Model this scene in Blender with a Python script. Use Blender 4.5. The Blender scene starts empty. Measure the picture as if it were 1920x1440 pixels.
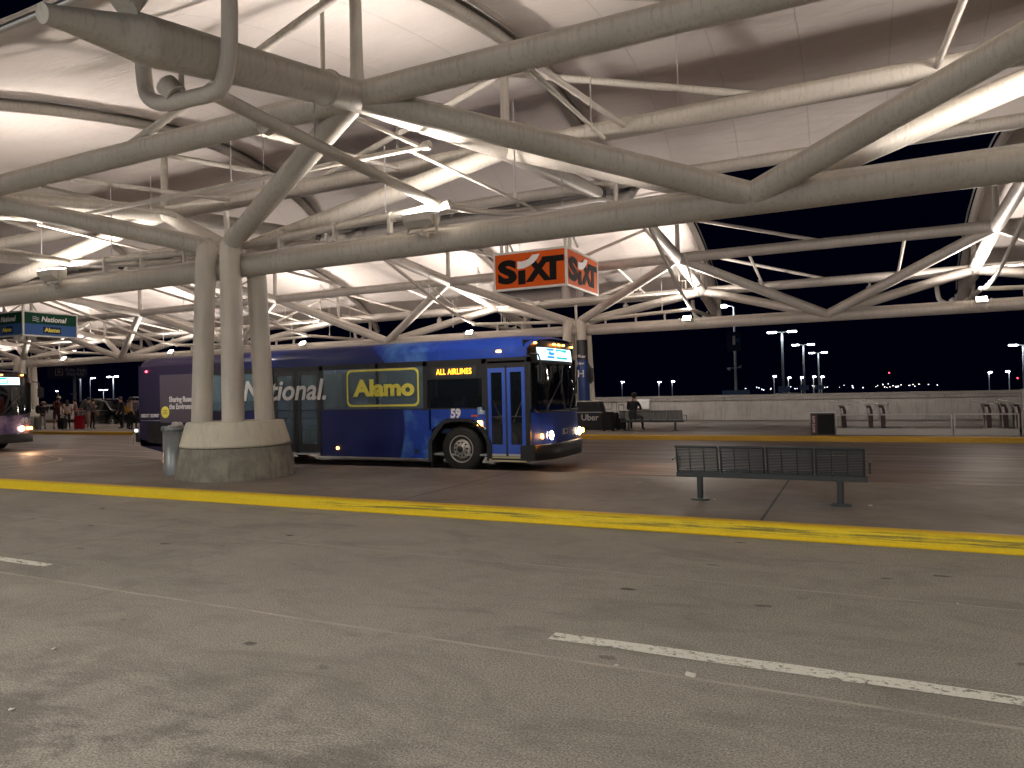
import bpy, bmesh, math, random
from mathutils import Vector, Matrix, Euler
R = math.radians
random.seed(7)
S = bpy.context.scene
COL = S.collection

# ---------------------------------------------------------------- camera, world, exposure
CAMH = 1.65
PITCH, ROLL, YAW = 0.012, 0.022, 0.449
F_ = Vector((-math.sin(YAW)*math.cos(PITCH), math.cos(YAW)*math.cos(PITCH), math.sin(PITCH)))
r0 = Vector((math.cos(YAW), math.sin(YAW), 0)); u0 = r0.cross(F_)
R_ = r0*math.cos(ROLL) - u0*math.sin(ROLL)
U_ = u0*math.cos(ROLL) + r0*math.sin(ROLL)
cd = bpy.data.cameras.new('camera'); cam = bpy.data.objects.new('camera', cd); COL.objects.link(cam)
cam.matrix_world = Matrix(((R_.x, U_.x, -F_.x, 0), (R_.y, U_.y, -F_.y, 0), (R_.z, U_.z, -F_.z, CAMH), (0, 0, 0, 1)))
cd.sensor_width = 36; cd.lens = 36*1331/1920; cd.clip_start = 0.05; cd.clip_end = 20000
S.camera = cam
def at(px, py, Y):                       # photo pixel (1920 wide) on the vertical plane y = Y
    d = F_ + R_*(px-960)/1331 - U_*(py-720)/1331
    return Vector((0, 0, CAMH)) + d*(Y/d.y)

W = bpy.data.worlds.new('World'); S.world = W; W.use_nodes = True
bg = W.node_tree.nodes['Background']
bg.inputs[0].default_value = (0.00004, 0.00005, 0.0006, 1); bg.inputs[1].default_value = 1.0
S.view_settings.view_transform = 'Standard'; S.view_settings.look = 'None'
S.view_settings.exposure = 2.35; S.view_settings.gamma = 1.0
S.cycles.max_bounces = 8; S.cycles.diffuse_bounces = 5; S.cycles.glossy_bounces = 4
S.cycles.transparent_max_bounces = 8
S.cycles.use_light_tree = True
S.cycles.sample_clamp_indirect = 4.0

WARM = (1.0, 0.88, 0.78)
COOL = (0.80, 0.92, 1.0)
SPOT_W = 335.0
SPILL_W = 60.0
FILL_DOWN_W = 58.0
FRONT_W = 36.0
DOWN_W = 110.0
def spot(name, loc, aim, watts, color=WARM, angle=176, blend=0.12, size=0.12, parent=None):
    l = bpy.data.lights.new(name, 'SPOT'); l.energy = watts; l.color = color
    l.spot_size = R(angle); l.spot_blend = blend; l.shadow_soft_size = size
    o = bpy.data.objects.new(name, l); COL.objects.link(o)
    o.location = loc; d = Vector(aim)-Vector(loc)
    o.rotation_euler = d.to_track_quat('-Z', 'Y').to_euler()
    if parent: o.parent = parent; o.matrix_parent_inverse = Matrix.Translation(-Vector(parent.location))
    return o

# ---------------------------------------------------------------- node material helpers
def mat(name, base=(.5, .5, .5), rough=.6, metal=0., emit=None, es=0., spec=None, alpha=None, coat=0.):
    m = bpy.data.materials.new(name); m.use_nodes = True
    b = m.node_tree.nodes['Principled BSDF']
    b.inputs['Base Color'].default_value = (*base, 1); b.inputs['Roughness'].default_value = rough
    b.inputs['Metallic'].default_value = metal
    if spec is not None: b.inputs['Specular IOR Level'].default_value = spec
    if emit: b.inputs['Emission Color'].default_value = (*emit, 1); b.inputs['Emission Strength'].default_value = es
    if coat: b.inputs['Coat Weight'].default_value = coat; b.inputs['Coat Roughness'].default_value = .08
    if alpha is not None: b.inputs['Alpha'].default_value = alpha
    return m
class N:                                 # tiny node graph writer
    def __init__(s, m): s.t = m.node_tree; s.b = s.t.nodes['Principled BSDF']; s.m = m
    def new(s, k, **kw):
        n = s.t.nodes.new(k)
        for a, v in kw.items():
            if hasattr(n, a): setattr(n, a, v)
        return n
    def put(s, sock, v):
        if isinstance(v, bpy.types.NodeSocket): s.t.links.new(v, sock)
        elif isinstance(v, (tuple, list)): sock.default_value = (*v, 1) if len(v) == 3 and sock.type == 'RGBA' else v
        else: sock.default_value = v
    def co(s, kind='Object', scale=None):
        c = s.new('ShaderNodeTexCoord').outputs[kind]
        if scale:
            mp = s.new('ShaderNodeMapping'); s.put(mp.inputs[0], c); mp.inputs['Scale'].default_value = scale; return mp.outputs[0]
        return c
    def world(s, scale=(1, 1, 1)):
        g = s.new('ShaderNodeNewGeometry').outputs['Position']
        mp = s.new('ShaderNodeMapping'); s.put(mp.inputs[0], g); mp.inputs['Scale'].default_value = scale; return mp.outputs[0]
    def noise(s, vec, scale=5, detail=4, rough=.55, dist=0.):
        n = s.new('ShaderNodeTexNoise'); s.put(n.inputs['Vector'], vec); n.inputs['Scale'].default_value = scale
        n.inputs['Detail'].default_value = detail; n.inputs['Roughness'].default_value = rough; n.inputs['Distortion'].default_value = dist
        return n.outputs[0]
    def vor(s, vec, scale=5, feat='F1'):
        n = s.new('ShaderNodeTexVoronoi'); n.feature = feat; s.put(n.inputs['Vector'], vec); n.inputs['Scale'].default_value = scale; return n.outputs[0]
    def ramp(s, v, a, b, x=0., y=1.):      # map range, clamped
        n = s.new('ShaderNodeMapRange'); s.put(n.inputs[0], v)
        for i, q in zip((1, 2, 3, 4), (a, b, x, y)): n.inputs[i].default_value = q
        return n.outputs[0]
    def math(s, op, a, b=0., c=0.):
        n = s.new('ShaderNodeMath', operation=op); s.put(n.inputs[0], a); s.put(n.inputs[1], b); s.put(n.inputs[2], c); return n.outputs[0]
    def mix(s, f, a, b, kind='MIX'):
        n = s.new('ShaderNodeMix', data_type='RGBA', blend_type=kind); s.put(n.inputs[0], f); s.put(n.inputs[6], a); s.put(n.inputs[7], b); return n.outputs[2]
    def xyz(s, v):
        n = s.new('ShaderNodeSeparateXYZ'); s.put(n.inputs[0], v); return n.outputs
    def base(s, c): s.put(s.b.inputs['Base Color'], c); return s
    def rough(s, c): s.put(s.b.inputs['Roughness'], c); return s
    def bump(s, h, strength=.3, dist=.01):
        n = s.new('ShaderNodeBump'); n.inputs['Strength'].default_value = strength; n.inputs['Distance'].default_value = dist
        s.put(n.inputs['Height'], h); s.t.links.new(n.outputs[0], s.b.inputs['Normal']); return s

# ---------------------------------------------------------------- materials
def m_steel(name, base, streak=.5):
    m = mat(name, base, .5); n = N(m)
    st = n.noise(n.world((16, 16, .8)), 1.4, 6, .68)
    big = n.noise(n.world(), .9, 4, .6)
    c = n.mix(n.ramp(big, .35, .7), base, tuple(v*.82 for v in base))
    c = n.mix(n.math('MULTIPLY', n.ramp(st, .5, .68), streak), c, tuple(v*.42 for v in base))
    blot = n.noise(n.world((3, 3, 3)), 2.2, 6, .7); c = n.mix(n.ramp(blot, .55, .8, 0, .16), c, tuple(v*.55 for v in base))
    nz = n.xyz(n.new('ShaderNodeNewGeometry').outputs['Normal'])[2]      # tubes turn darker and browner on their upper side
    top_tone = n.math('MULTIPLY', n.ramp(n.math('ADD', nz, n.math('MULTIPLY', n.math('SUBTRACT', st, .5), .5)), .1, .45), .6)
    c = n.mix(top_tone, c, tuple(v*q for v, q in zip(base, (.5, .47, .42))))
    n.base(c); n.rough(n.ramp(st, .3, .7, .38, .62)); n.bump(st, .06, .01)
    return m
STEEL = m_steel('painted_steel', (.58, .55, .50), .42)
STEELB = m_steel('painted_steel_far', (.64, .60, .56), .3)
PIPE = m_steel('pipe_paint', (.62, .58, .53), .25)
LEG = m_steel('column_paint', (.78, .74, .66), .15)
FAB = mat('fabric', (.76, .70, .67), .75, spec=.2); n = N(FAB)
g = n.noise(n.world(), .7, 5, .6); h = n.noise(n.world((1, 3, 3)), 6, 5, .65)
c = n.mix(n.ramp(g, .3, .75), (.79, .74, .715), (.70, .65, .625)); c = n.mix(n.ramp(h, .6, .8, 0, .25), c, (.5, .43, .38))
X, Y, Z = n.xyz(n.world()); sm = n.ramp(n.math('ABSOLUTE', n.math('SUBTRACT', n.math('FRACT', n.math('MULTIPLY', X, 1/1.63)), .5)), .010, .006)
c = n.mix(n.math('MULTIPLY', sm, .22), c, (.4, .36, .33)); wr = n.noise(n.world((.7, 3, 3)), 1.5, 5, .6, .6)
n.base(c); n.bump(n.math('ADD', wr, n.math('MULTIPLY', sm, .25)), .55, .06)
n.b.inputs['Transmission Weight'].default_value = 0.

ROAD = mat('road_concrete', (.2, .19, .17), .85); n = N(ROAD)
wp = n.world(); X, Y, Z = n.xyz(wp)
fine = n.noise(wp, 82, 3, .85); mid = n.noise(wp, 6, 6, .6); big = n.noise(wp, .35, 5, .55, .4)
c = n.mix(n.ramp(big, .3, .72), (.39, .372, .318), (.30, .287, .248))
c = n.mix(n.ramp(mid, .3, .75, 0, .35), c, (.19, .175, .155))
c = n.mix(n.ramp(fine, .5, .66, 0, .8), c, (.62, .59, .53)); c = n.mix(n.ramp(fine, .5, .36, 0, .75), c, (.07, .065, .058))
pat = n.noise(n.world((.5, 1.1, 1)), 1.7, 7, .7, .8); c = n.mix(n.ramp(pat, .48, .66, 0, .45), c, (.15, .14, .125))
sw = n.noise(wp, 9, 3, .6); dv = n.new('ShaderNodeVectorMath', operation='ADD'); n.put(dv.inputs[0], n.world((.62, 1.15, 1))); cv = n.new('ShaderNodeCombineXYZ'); n.put(cv.inputs[0], n.math('MULTIPLY', sw, .10)); n.put(cv.inputs[1], n.math('MULTIPLY', sw, .06)); n.put(dv.inputs[1], cv.outputs[0])
spot_ = n.vor(dv.outputs[0], 1.9)
c = n.mix(n.math('MULTIPLY', n.math('MULTIPLY', n.ramp(spot_, .085, .06), n.ramp(n.noise(wp, .45, 3), .42, .55, .35, 1)), .85), c, (.03, .027, .025))
stain = n.math('MULTIPLY', n.ramp(Y, 3.6, 2.4), n.ramp(n.noise(n.world((.9, 1.5, 1)), 1.1, 6, .66, .3), .45, .55))       # oil stains in the near lane
stain = n.math('MULTIPLY', stain, n.ramp(X, .2, -1.6))
c = n.mix(n.math('MULTIPLY', stain, .5), c, (.05, .04, .042))
wob = n.math('MULTIPLY', n.math('SUBTRACT', n.noise(wp, 1.5, 4), .5), .06)
def line(v, at_, w, wobv): return n.ramp(n.math('ABSOLUTE', n.math('ADD', n.math('SUBTRACT', v, at_), wobv)), w, w*.35)
for yy, w in ((4.09, .022), (6.2, .014)):
    c = n.mix(n.math('MULTIPLY', line(Y, yy, w, wob), n.ramp(n.noise(wp, 3, 3), .35, .6, .2, .7)), c, (.54, .51, .45))
wob2 = n.math('MULTIPLY', n.math('SUBTRACT', n.noise(wp, 1.3, 5, .65), .5), .22)
jj = n.math('ABSOLUTE', n.math('SUBTRACT', n.math('FRACT', n.math('MULTIPLY', n.math('ADD', X, wob2), 1/2.35)), .5))
c = n.mix(n.math('MULTIPLY', n.math('MULTIPLY', n.ramp(jj, .004, .001), n.ramp(X, -3.2, -4.2)), n.ramp(n.noise(wp, .8, 4), .42, .6, 0, .6)), c, (.045, .04, .036))
n.base(c); n.bump(n.math('ADD', n.math('MULTIPLY', fine, .6), mid), .4, .006); n.rough(n.ramp(big, .3, .7, .6, .9))

ROAD2 = mat('bus_lane_asphalt', (.12, .1, .09), .6); n = N(ROAD2)
wp = n.world(); b1 = n.noise(n.world((.25, 1.6, 1)), 1.4, 6, .6); f2 = n.noise(wp, 90, 2, .7)
c = n.mix(n.ramp(b1, .35, .7), (.13, .09, .078), (.085, .06, .052)); c = n.mix(n.ramp(f2, .5, .75, 0, .4), c, (.28, .25, .22))
n.base(c); n.rough(n.ramp(b1, .3, .7, .38, .6)); n.bump(f2, .25, .004)

WALK = mat('island_concrete', (.2, .17, .15), .6); n = N(WALK)
wp = n.world(); X, Y, Z = n.xyz(wp)
b1 = n.noise(wp, .6, 6, .6, .3); f2 = n.noise(wp, 60, 3, .7); md = n.noise(n.world((1, 2, 1)), 4, 6, .65)
c = n.mix(n.ramp(b1, .3, .7), (.25, .215, .185), (.17, .145, .127)); c = n.mix(n.ramp(md, .5, .75, 0, .5), c, (.09, .075, .066))
c = n.mix(n.ramp(f2, .55, .75, 0, .35), c, (.33, .3, .26))
jn = n.math('ABSOLUTE', n.math('SUBTRACT', n.math('FRACT', n.math('MULTIPLY', n.math('ADD', X, .98+2.45), 1/4.9)), .5))
c = n.mix(n.ramp(jn, .0045, .0025), c, (.03, .026, .024))
sp = n.vor(wp, 2.3); c = n.mix(n.ramp(sp, .035, .025), c, (.05, .045, .04)); c = n.mix(n.ramp(n.vor(n.world((1, 1, 1)), 3.1, 'F1'), .012, .008), c, (.6, .58, .52))
n.base(c); n.rough(n.ramp(b1, .3, .7, .42, .68)); n.bump(n.math('ADD', md, f2), .2, .004)

def m_yellow(name, base, wear):
    m = mat(name, base, .55); n = N(m); wp = n.world(); X, Y, Z = n.xyz(wp)
    a = n.noise(n.world((.9, 6, 14)), 1.6, 7, .68, .4); d = n.noise(wp, 26, 4, .7)
    face = n.math('MULTIPLY', n.ramp(Z, .03, .06), n.ramp(Z, .145, .125))
    st_ = n.noise(n.world((.55, 5, 34)), 1.6, 7, .7, .3)
    mask = n.math('MULTIPLY', n.math('MULTIPLY', n.math('MULTIPLY', n.ramp(st_, .49, .56), n.ramp(n.noise(wp, 1.1, 5, .7), .34, .5)), face), n.ramp(X, -7.4, -6.9, .05, 1.)) if wear else n.ramp(a, .66, .72, 0, .4)
    c = n.mix(n.ramp(d, .4, .75, 0, .4), base, tuple(v*.7 for v in base)); c = n.mix(n.ramp(Z, .135, .15, 0, .55), c, (.75, .42, .015))
    c = n.mix(n.math('MULTIPLY', mask, .8), c, (.10, .085, .03))
    n.base(c); n.bump(n.math('ADD', a, n.math('MULTIPLY', d, .4)), .5, .015); return m
YEL = m_yellow('kerb_yellow_paint', (.90, .69, .012), True)
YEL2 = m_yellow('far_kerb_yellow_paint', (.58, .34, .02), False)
KERBC = mat('kerb_concrete', (.23, .2, .17), .8)
PAINT = mat('road_paint_worn', (.55, .55, .5), .8); n = N(PAINT); wp = n.world()
a = n.noise(wp, 22, 5, .75); b_ = n.noise(n.world((1, 4, 1)), 5, 5, .7)
c = n.mix(n.ramp(n.math('ADD', n.math('MULTIPLY', a, .55), n.math('MULTIPLY', b_, .45)), .53, .57), (.86, .86, .78), (.25, .24, .21))
c = n.mix(n.ramp(n.noise(wp, 140, 2), .5, .7, 0, .4), c, (.35, .34, .3)); n.base(c)
LINE2 = mat('lane_line_paint', (.42, .37, .33), .7)
def m_conc(name, c1, c2, sc=1., st=.3):
    m = mat(name, c1, .8); n = N(m); wp = n.world()
    a = n.noise(wp, 1.6*sc, 7, .62, .4); b = n.noise(n.world((9, 9, .9)), 1.2, 5, .6); f = n.noise(wp, 45, 3, .7)
    c = n.mix(n.ramp(a, .36, .62), c1, c2); c = n.mix(n.math('MULTIPLY', n.ramp(b, .5, .68), st), c, tuple(v*.5 for v in c2))
    c = n.mix(n.ramp(f, .45, .7, 0, .3), c, tuple(v*1.3 for v in c1)); n.base(c); n.bump(n.math('ADD', a, f), .3, .008); return m
CONC = m_conc('plinth_concrete', (.36, .35, .29), (.2, .195, .17), 1.5, .5)
COLLAR = m_conc('collar_concrete', (.78, .75, .62), (.68, .65, .54), .8, .25)
WALLC = m_conc('wall_concrete', (.42, .385, .35), (.30, .275, .25), .35, .55)
COPING = m_conc('coping_concrete', (.30, .27, .24), (.22, .2, .18), .5, .5)

FRM0 = mat('fitting_frame', (.5, .5, .5), .5)
BLACK = mat('black_plastic', (.012, .012, .013), .45)
RUBBER = mat('tyre_rubber', (.018, .017, .016), .75)
DARKG = mat('dark_trim', (.02, .021, .024), .35)
ALU = mat('brushed_metal', (.62, .62, .62), .35, .9)
CHROME = mat('chrome', (.8, .8, .82), .15, 1.)
HUB = mat('wheel_aluminium', (.50, .47, .42), .4, .35)
HUBD = mat('wheel_recess', (.06, .055, .05), .5, .3)
WHITE = mat('white_paint', (.72, .69, .66), .5)
TXTW = mat('white_lettering', (.75, .73, .73), .6)
TXTY = mat('yellow_lettering', (.80, .70, .10), .6)
GLASS = mat('tinted_glass', (.012, .016, .02), .06, alpha=.55, spec=.6)
FILM = mat('film_window', (.13, .19, .22), .3, alpha=.52, spec=.5)
WSHIELD = mat('windshield_glass', (.006, .008, .01), .03, alpha=.72, spec=.9)
E_LAMP = mat('lamp_lens', (1, 1, 1), .4, emit=(1, .93, .82), es=14)
E_FAR = mat('far_lamp', (1, 1, 1), .4, emit=(.86, .95, 1), es=14)
E_TINY = mat('town_light', (1, 1, 1), .4, emit=(.75, .85, 1), es=3)
E_TINYW = mat('town_light_warm', (1, 1, 1), .4, emit=(1, .8, .55), es=3)
E_HEAD = mat('headlight_lens', (1, 1, 1), .3, emit=(1, .74, .45), es=7)
E_AMB = mat('amber_lamp', (1, .4, .05), .3, emit=(1, .36, .05), es=4.5)
E_RED = mat('red_lamp', (1, .05, .05), .3, emit=(1, .03, .05), es=5)
E_DEST = mat('destination_panel', (.6, .9, 1), .3, emit=(.62, .93, 1.0), es=.42)
E_TEAL = mat('destination_teal', (.02, .4, .45), .3, emit=(.01, .42, .48), es=.22)
E_BLUE = mat('destination_blue', (.02, .25, .6), .3, emit=(.02, .25, .7), es=.25)
E_LED = mat('led_text', (1, .4, 0), .4, emit=(1, .34, .02), es=1.1)
E_IN = mat('interior_light', (1, 1, 1), .4, emit=(.72, .9, 1), es=2.2)
E_CEIL = mat('tube_light', (1, 1, 1), .4, emit=(.8, .95, 1), es=7)
TEXT_DARK = mat('logo_black', (.012, .011, .011), .8, spec=.1)

# ---------------------------------------------------------------- mesh builder
def smooth(pts, n=5):
    P = [Vector(q) for q in pts]; out = []
    for i in range(len(P)-1):
        a, b, c, d = P[max(i-1, 0)], P[i], P[i+1], P[min(i+2, len(P)-1)]
        for k in range(n):
            u = k/n; out.append(.5*((2*b)+(c-a)*u+(2*a-5*b+4*c-d)*u*u+(3*b-a-3*c+d)*u**3))
    return out+[P[-1]]
class MB:
    def __init__(s): s.v = []; s.f = []; s.m = []; s.sm = []; s.mats = []
    def mi(s, m):
        if m not in s.mats: s.mats.append(m)
        return s.mats.index(m)
    def add(s, vs, fs, m, smooth=False):
        o = len(s.v); s.v += [tuple(p) for p in vs]; k = s.mi(m)
        for f in fs: s.f.append([o+i for i in f]); s.m.append(k); s.sm.append(smooth)
        return s
    def box(s, a, b, m, M=None):
        x0, y0, z0 = a; x1, y1, z1 = b
        vs = [Vector(p) for p in ((x0, y0, z0), (x1, y0, z0), (x1, y1, z0), (x0, y1, z0), (x0, y0, z1), (x1, y0, z1), (x1, y1, z1), (x0, y1, z1))]
        if M: vs = [M @ p for p in vs]
        return s.add(vs, [(0, 3, 2, 1), (4, 5, 6, 7), (0, 1, 5, 4), (1, 2, 6, 5), (2, 3, 7, 6), (3, 0, 4, 7)], m)
    def bbox(s, c, d, m, rot=None, bev=0.):     # centred box, optional rotation and chamfer
        bm = bmesh.new(); bmesh.ops.create_cube(bm, size=1)
        for v in bm.verts: v.co = Vector((v.co.x*d[0], v.co.y*d[1], v.co.z*d[2]))
        if bev: bmesh.ops.bevel(bm, geom=list(bm.edges), offset=bev, segments=2, affect='EDGES')
        M = Matrix.Translation(c) @ (Euler(rot).to_matrix().to_4x4() if rot else Matrix())
        bm.verts.index_update(); s.add([M @ v.co for v in bm.verts], [[v.index for v in f.verts] for f in bm.faces], m, False); bm.free(); return s
    def tube(s, pts, r, m, n=14, caps=True, closed=False):
        pts = [Vector(p) for p in pts]; rr = r if isinstance(r, (list, tuple)) else [r]*len(pts)
        up = None; rings = []
        for i, p in enumerate(pts):
            a = pts[i-1] if i or closed else p; b = pts[(i+1) % len(pts)] if i < len(pts)-1 or closed else p
            t = (b-a).normalized()
            if up is None:
                up = Vector((0, 0, 1)) if abs(t.z) < .9 else Vector((1, 0, 0))
            e1 = t.cross(up).normalized(); e2 = e1.cross(t).normalized(); up = e2
            rings.append([p+(e1*math.cos(2*math.pi*k/n)+e2*math.sin(2*math.pi*k/n))*rr[i] for k in range(n)])
        vs = [v for g in rings for v in g]; fs = []
        L = len(rings)
        for i in range(L if closed else L-1):
            for k in range(n):
                j = (i+1) % L; fs.append((i*n+k, i*n+(k+1) % n, j*n+(k+1) % n, j*n+k))
        s.add(vs, fs, m, True)
        if caps and not closed:
            s.add(rings[0], [tuple(range(n))], m); s.add(rings[-1], [tuple(reversed(range(n)))], m)
        return s
    def lathe(s, prof, c, m, n=48, axis='Z', cap=True):
        vs = []; fs = []
        for r, h in prof:
            for k in range(n):
                a = 2*math.pi*k/n; x, y = r*math.cos(a), r*math.sin(a)
                vs.append(Vector(c)+(Vector((x, y, h)) if axis == 'Z' else Vector((x, h, y)) if axis == 'Y' else Vector((h, x, y))))
        for i in range(len(prof)-1):
            for k in range(n): fs.append((i*n+k, i*n+(k+1) % n, (i+1)*n+(k+1) % n, (i+1)*n+k))
        s.add(vs, fs, m, True)
        if cap:
            s.add(vs[:n], [tuple(reversed(range(n)))], m); s.add(vs[-n:], [tuple(range(n))], m)
        return s
    def prism(s, poly, y0, y1, m):            # (x,z) outline extruded along y
        k = len(poly); vs = [(x, y0, z) for x, z in poly]+[(x, y1, z) for x, z in poly]
        return s.add(vs, [tuple(range(k)), tuple(reversed(range(k, 2*k)))]+[(i, i+k, (i+1) % k+k, (i+1) % k) for i in range(k)], m)
    def ball(s, c, r, m, n=10):
        bm = bmesh.new(); bmesh.ops.create_icosphere(bm, subdivisions=2, radius=1)
        r = (r, r, r) if not isinstance(r, tuple) else r
        s.add([Vector(c)+Vector((v.co.x*r[0], v.co.y*r[1], v.co.z*r[2])) for v in bm.verts], [[v.index for v in f.verts] for f in bm.faces], m, True); bm.free(); return s
    def build(s, name, parent=None, loc=None, label=None, bevel=0.):
        me = bpy.data.meshes.new(name); me.from_pydata(s.v, [], s.f)
        for m in s.mats: me.materials.append(m)
        for i, p in enumerate(me.polygons): p.material_index = s.m[i]; p.use_smooth = s.sm[i]
        bm = bmesh.new(); bm.from_mesh(me); bmesh.ops.recalc_face_normals(bm, faces=bm.faces); bm.to_mesh(me); bm.free()
        o = bpy.data.objects.new(name, me); COL.objects.link(o)
        if parent: o.parent = parent
        if loc is not None: o.location = loc
        if label: o['label'] = label
        if bevel:
            b = o.modifiers.new('b', 'BEVEL'); b.width = bevel; b.segments = 2; b.limit_method = 'ANGLE'
        return o
def tag(o, label=None, cat=None, group=None, kind=None):
    for k, v in (('label', label), ('category', cat), ('group', group), ('kind', kind)):
        if v: o[k] = v
    return o
def empty(name, loc, label=None, cat=None, group=None, rz=0):
    o = bpy.data.objects.new(name, None); COL.objects.link(o); o.location = loc; o.rotation_euler = (0, 0, rz)
    return tag(o, label, cat, group)
def dup(o, parent=None):
    c = o.copy(); COL.objects.link(c)
    if parent: c.parent = parent
    for ch in [q for q in bpy.data.objects if q.parent == o]: dup(ch, c)
    return c
def structure(name, mb, loc=None): return tag(mb.build(name, loc=loc), kind='structure')

def text(name, body, size, M, m, parent=None, bold=0., shear=0., ext=.004, sx=1., align='CENTER', space=1., fit=None):
    cu = bpy.data.curves.new(name, 'FONT'); cu.body = body; cu.size = size; cu.offset = bold; cu.shear = shear
    cu.extrude = ext; cu.align_x = align; cu.align_y = 'CENTER'; cu.space_character = space; cu.resolution_u = 4
    t = bpy.data.objects.new(name, cu); COL.objects.link(t)
    bpy.context.view_layer.update()
    me = bpy.data.meshes.new_from_object(t.evaluated_get(bpy.context.evaluated_depsgraph_get()))
    bpy.data.objects.remove(t)
    if fit: xs = [v.co.x for v in me.vertices]; sx = fit/(max(xs)-min(xs))
    me.transform(M @ Matrix.Diagonal((sx, 1, 1, 1)))
    me.materials.clear(); me.materials.append(m)
    o = bpy.data.objects.new(name, me); COL.objects.link(o)
    if parent: o.parent = parent
    return o
def face_south(x, y, z): return Matrix.Translation((x, y, z)) @ Matrix(((1, 0, 0, 0), (0, 0, -1, 0), (0, 1, 0, 0), (0, 0, 0, 1)))    # readable seen from -Y
def face_east(x, y, z): return Matrix.Translation((x, y, z)) @ Matrix(((0, 0, 1, 0), (1, 0, 0, 0), (0, 1, 0, 0), (0, 0, 0, 1)))     # readable seen from +X

# ================================================================= THE SETTING
def sheet(name, x0, x1, y0, y1, z, m, nx=1, ny=1):
    b = MB(); b.add([(x0, y0, z), (x1, y0, z), (x1, y1, z), (x0, y1, z)], [(0, 1, 2, 3)], m); return structure(name, b)
DARKGR = mat('distant_ground', (.02, .02, .022), .95)
b = MB(); rows = [(-60, -.06), (46.5, -.06), (48, -3), (300, -6), (1500, -45), (12000, -420)]
b.add([(x, y, z) for y, z in rows for x in (-9000, 9000)], [(2*i, 2*i+1, 2*i+3, 2*i+2) for i in range(5)], DARKGR)
structure('ground', b)
sheet('road', -120, 60, -14, 8.2, 0, ROAD)
sheet('bus_road', -140, 60, 12.35, 22.9, 0, ROAD2)
sheet('outer_road', -140, 60, 32.6, 37.2, 0, ROAD2)
# near island with yellow kerb
def kerb(name, y, z, m, sgn, x0=-120, x1=60, w=.16):
    b = MB(); prof = [(0, -.05), (.0, .04), (.012, .10), (.022, .128), (.045, .146), (.08, z), (w, z), (w, -.05)]
    xs = [x0+i*(x1-x0)/60 for i in range(61)]; k = len(prof); vs = []
    for x in xs: vs += [(x, y+sgn*p, q) for p, q in prof]
    fs = [(i*k+j, i*k+j+1, (i+1)*k+j+1, (i+1)*k+j) for i in range(60) for j in range(k-1)]
    b.add(vs, fs, m, True); return structure(name, b)
kerb('kerb', 8.2, .155, YEL, 1, w=.17)
b = MB(); b.box((-120, 8.37, -.04), (60, 12.19, .15), WALK); structure('pavement', b)
kerb('kerb_rear', 12.35, .153, KERBC, -1, w=.16)
# paint lip at the foot of the kerb
b = MB(); b.add([(-120, 8.13, .004), (60, 8.13, .004), (60, 8.21, .004), (-120, 8.21, .004)], [(0, 1, 2, 3)], YEL); structure('kerb_paint_line', b)
# far island
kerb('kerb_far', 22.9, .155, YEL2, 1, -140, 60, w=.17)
b = MB(); b.box((-140, 23.07, -.04), (60, 32.45, .15), WALK); structure('pavement_far', b)
kerb('kerb_far_rear', 32.6, .153, KERBC, -1, -140, 60, w=.15)
# lane dashes
def dash(x0, x1, y0, w, m, name='lane_dash', z=.004, curve=None):
    b = MB(); k = max(2, int(abs(x1-x0)/.25)); vs = []
    for i in range(k+1):
        x = x0+(x1-x0)*i/k; dy = curve(x) if curve else 0
        vs += [(x, y0+dy-w/2+random.uniform(-.006, .006), z), (x, y0+dy+w/2+random.uniform(-.006, .006), z)]
    b.add(vs, [(2*i, 2*i+2, 2*i+3, 2*i+1) for i in range(k)], m); return structure(name, b)
dash(-1.88, 1.2, 4.44, .14, PAINT); dash(-10.4, -7.4, 4.44, .12, PAINT)
# lane lines of the bus road at the left
dash(-60, -18.5, 14.1, .10, LINE2, 'bus_road_line'); dash(-60, -20.5, 15.6, .10, LINE2, 'bus_road_line')
dash(-60, -19.6, 13.2, .10, LINE2, 'bus_road_line', curve=lambda x: -.9*max(0, min(1, (-26-x)/6)))
dash(-60, 40, 18.3, .08, LINE2, 'bus_road_line')
# parapet wall beyond the outer road
wl = empty('parapet_wall', (0, 37.4, 0), 'long stained concrete parapet wall behind the far platform', 'wall')
b = MB(); b.box((-140, 0, 0), (60, .3, 1.0), WALLC)
b.build('wall_face', wl)
b = MB(); b.box((-140, -.07, 1.0), (60, .42, 1.18), COPING); b.build('coping', wl, bevel=.015)
for x in range(-60, 20, 9):
    b = MB(); b.box((x, -.075, 1.0), (x+.03, -.068, 1.182), DARKG); b.box((x, -.004, 0), (x+.02, -.001, 1.0), COPING); b.build('wall_joint', wl)
# pale second parapet line just above
w2 = MB(); w2.box((-18, 46, -.05), (60, 46.3, 1.2), m_conc('pale_parapet_concrete', (.62, .56, .48), (.5, .45, .38), .4, .2)); tag(w2.build('ramp_parapet'), 'pale low parapet of the ramp rising just above the concrete wall', 'wall')
b = MB(); pth = [(-17.8, 8.5), (-18.05, 9.3), (-18.1, 10.0), (-18.0, 10.7), (-18.5, 11.4), (-19.4, 12.0), (-20.6, 12.33)]
vs = []
for i, (x, y) in enumerate(pth): vs += [(x-.05, y, .154), (x+.05, y+.04, .154)]
b.add(vs, [(2*i, 2*i+1, 2*i+3, 2*i+2) for i in range(len(pth)-1)], LINE2); structure('pavement_edge_line', b)

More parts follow.
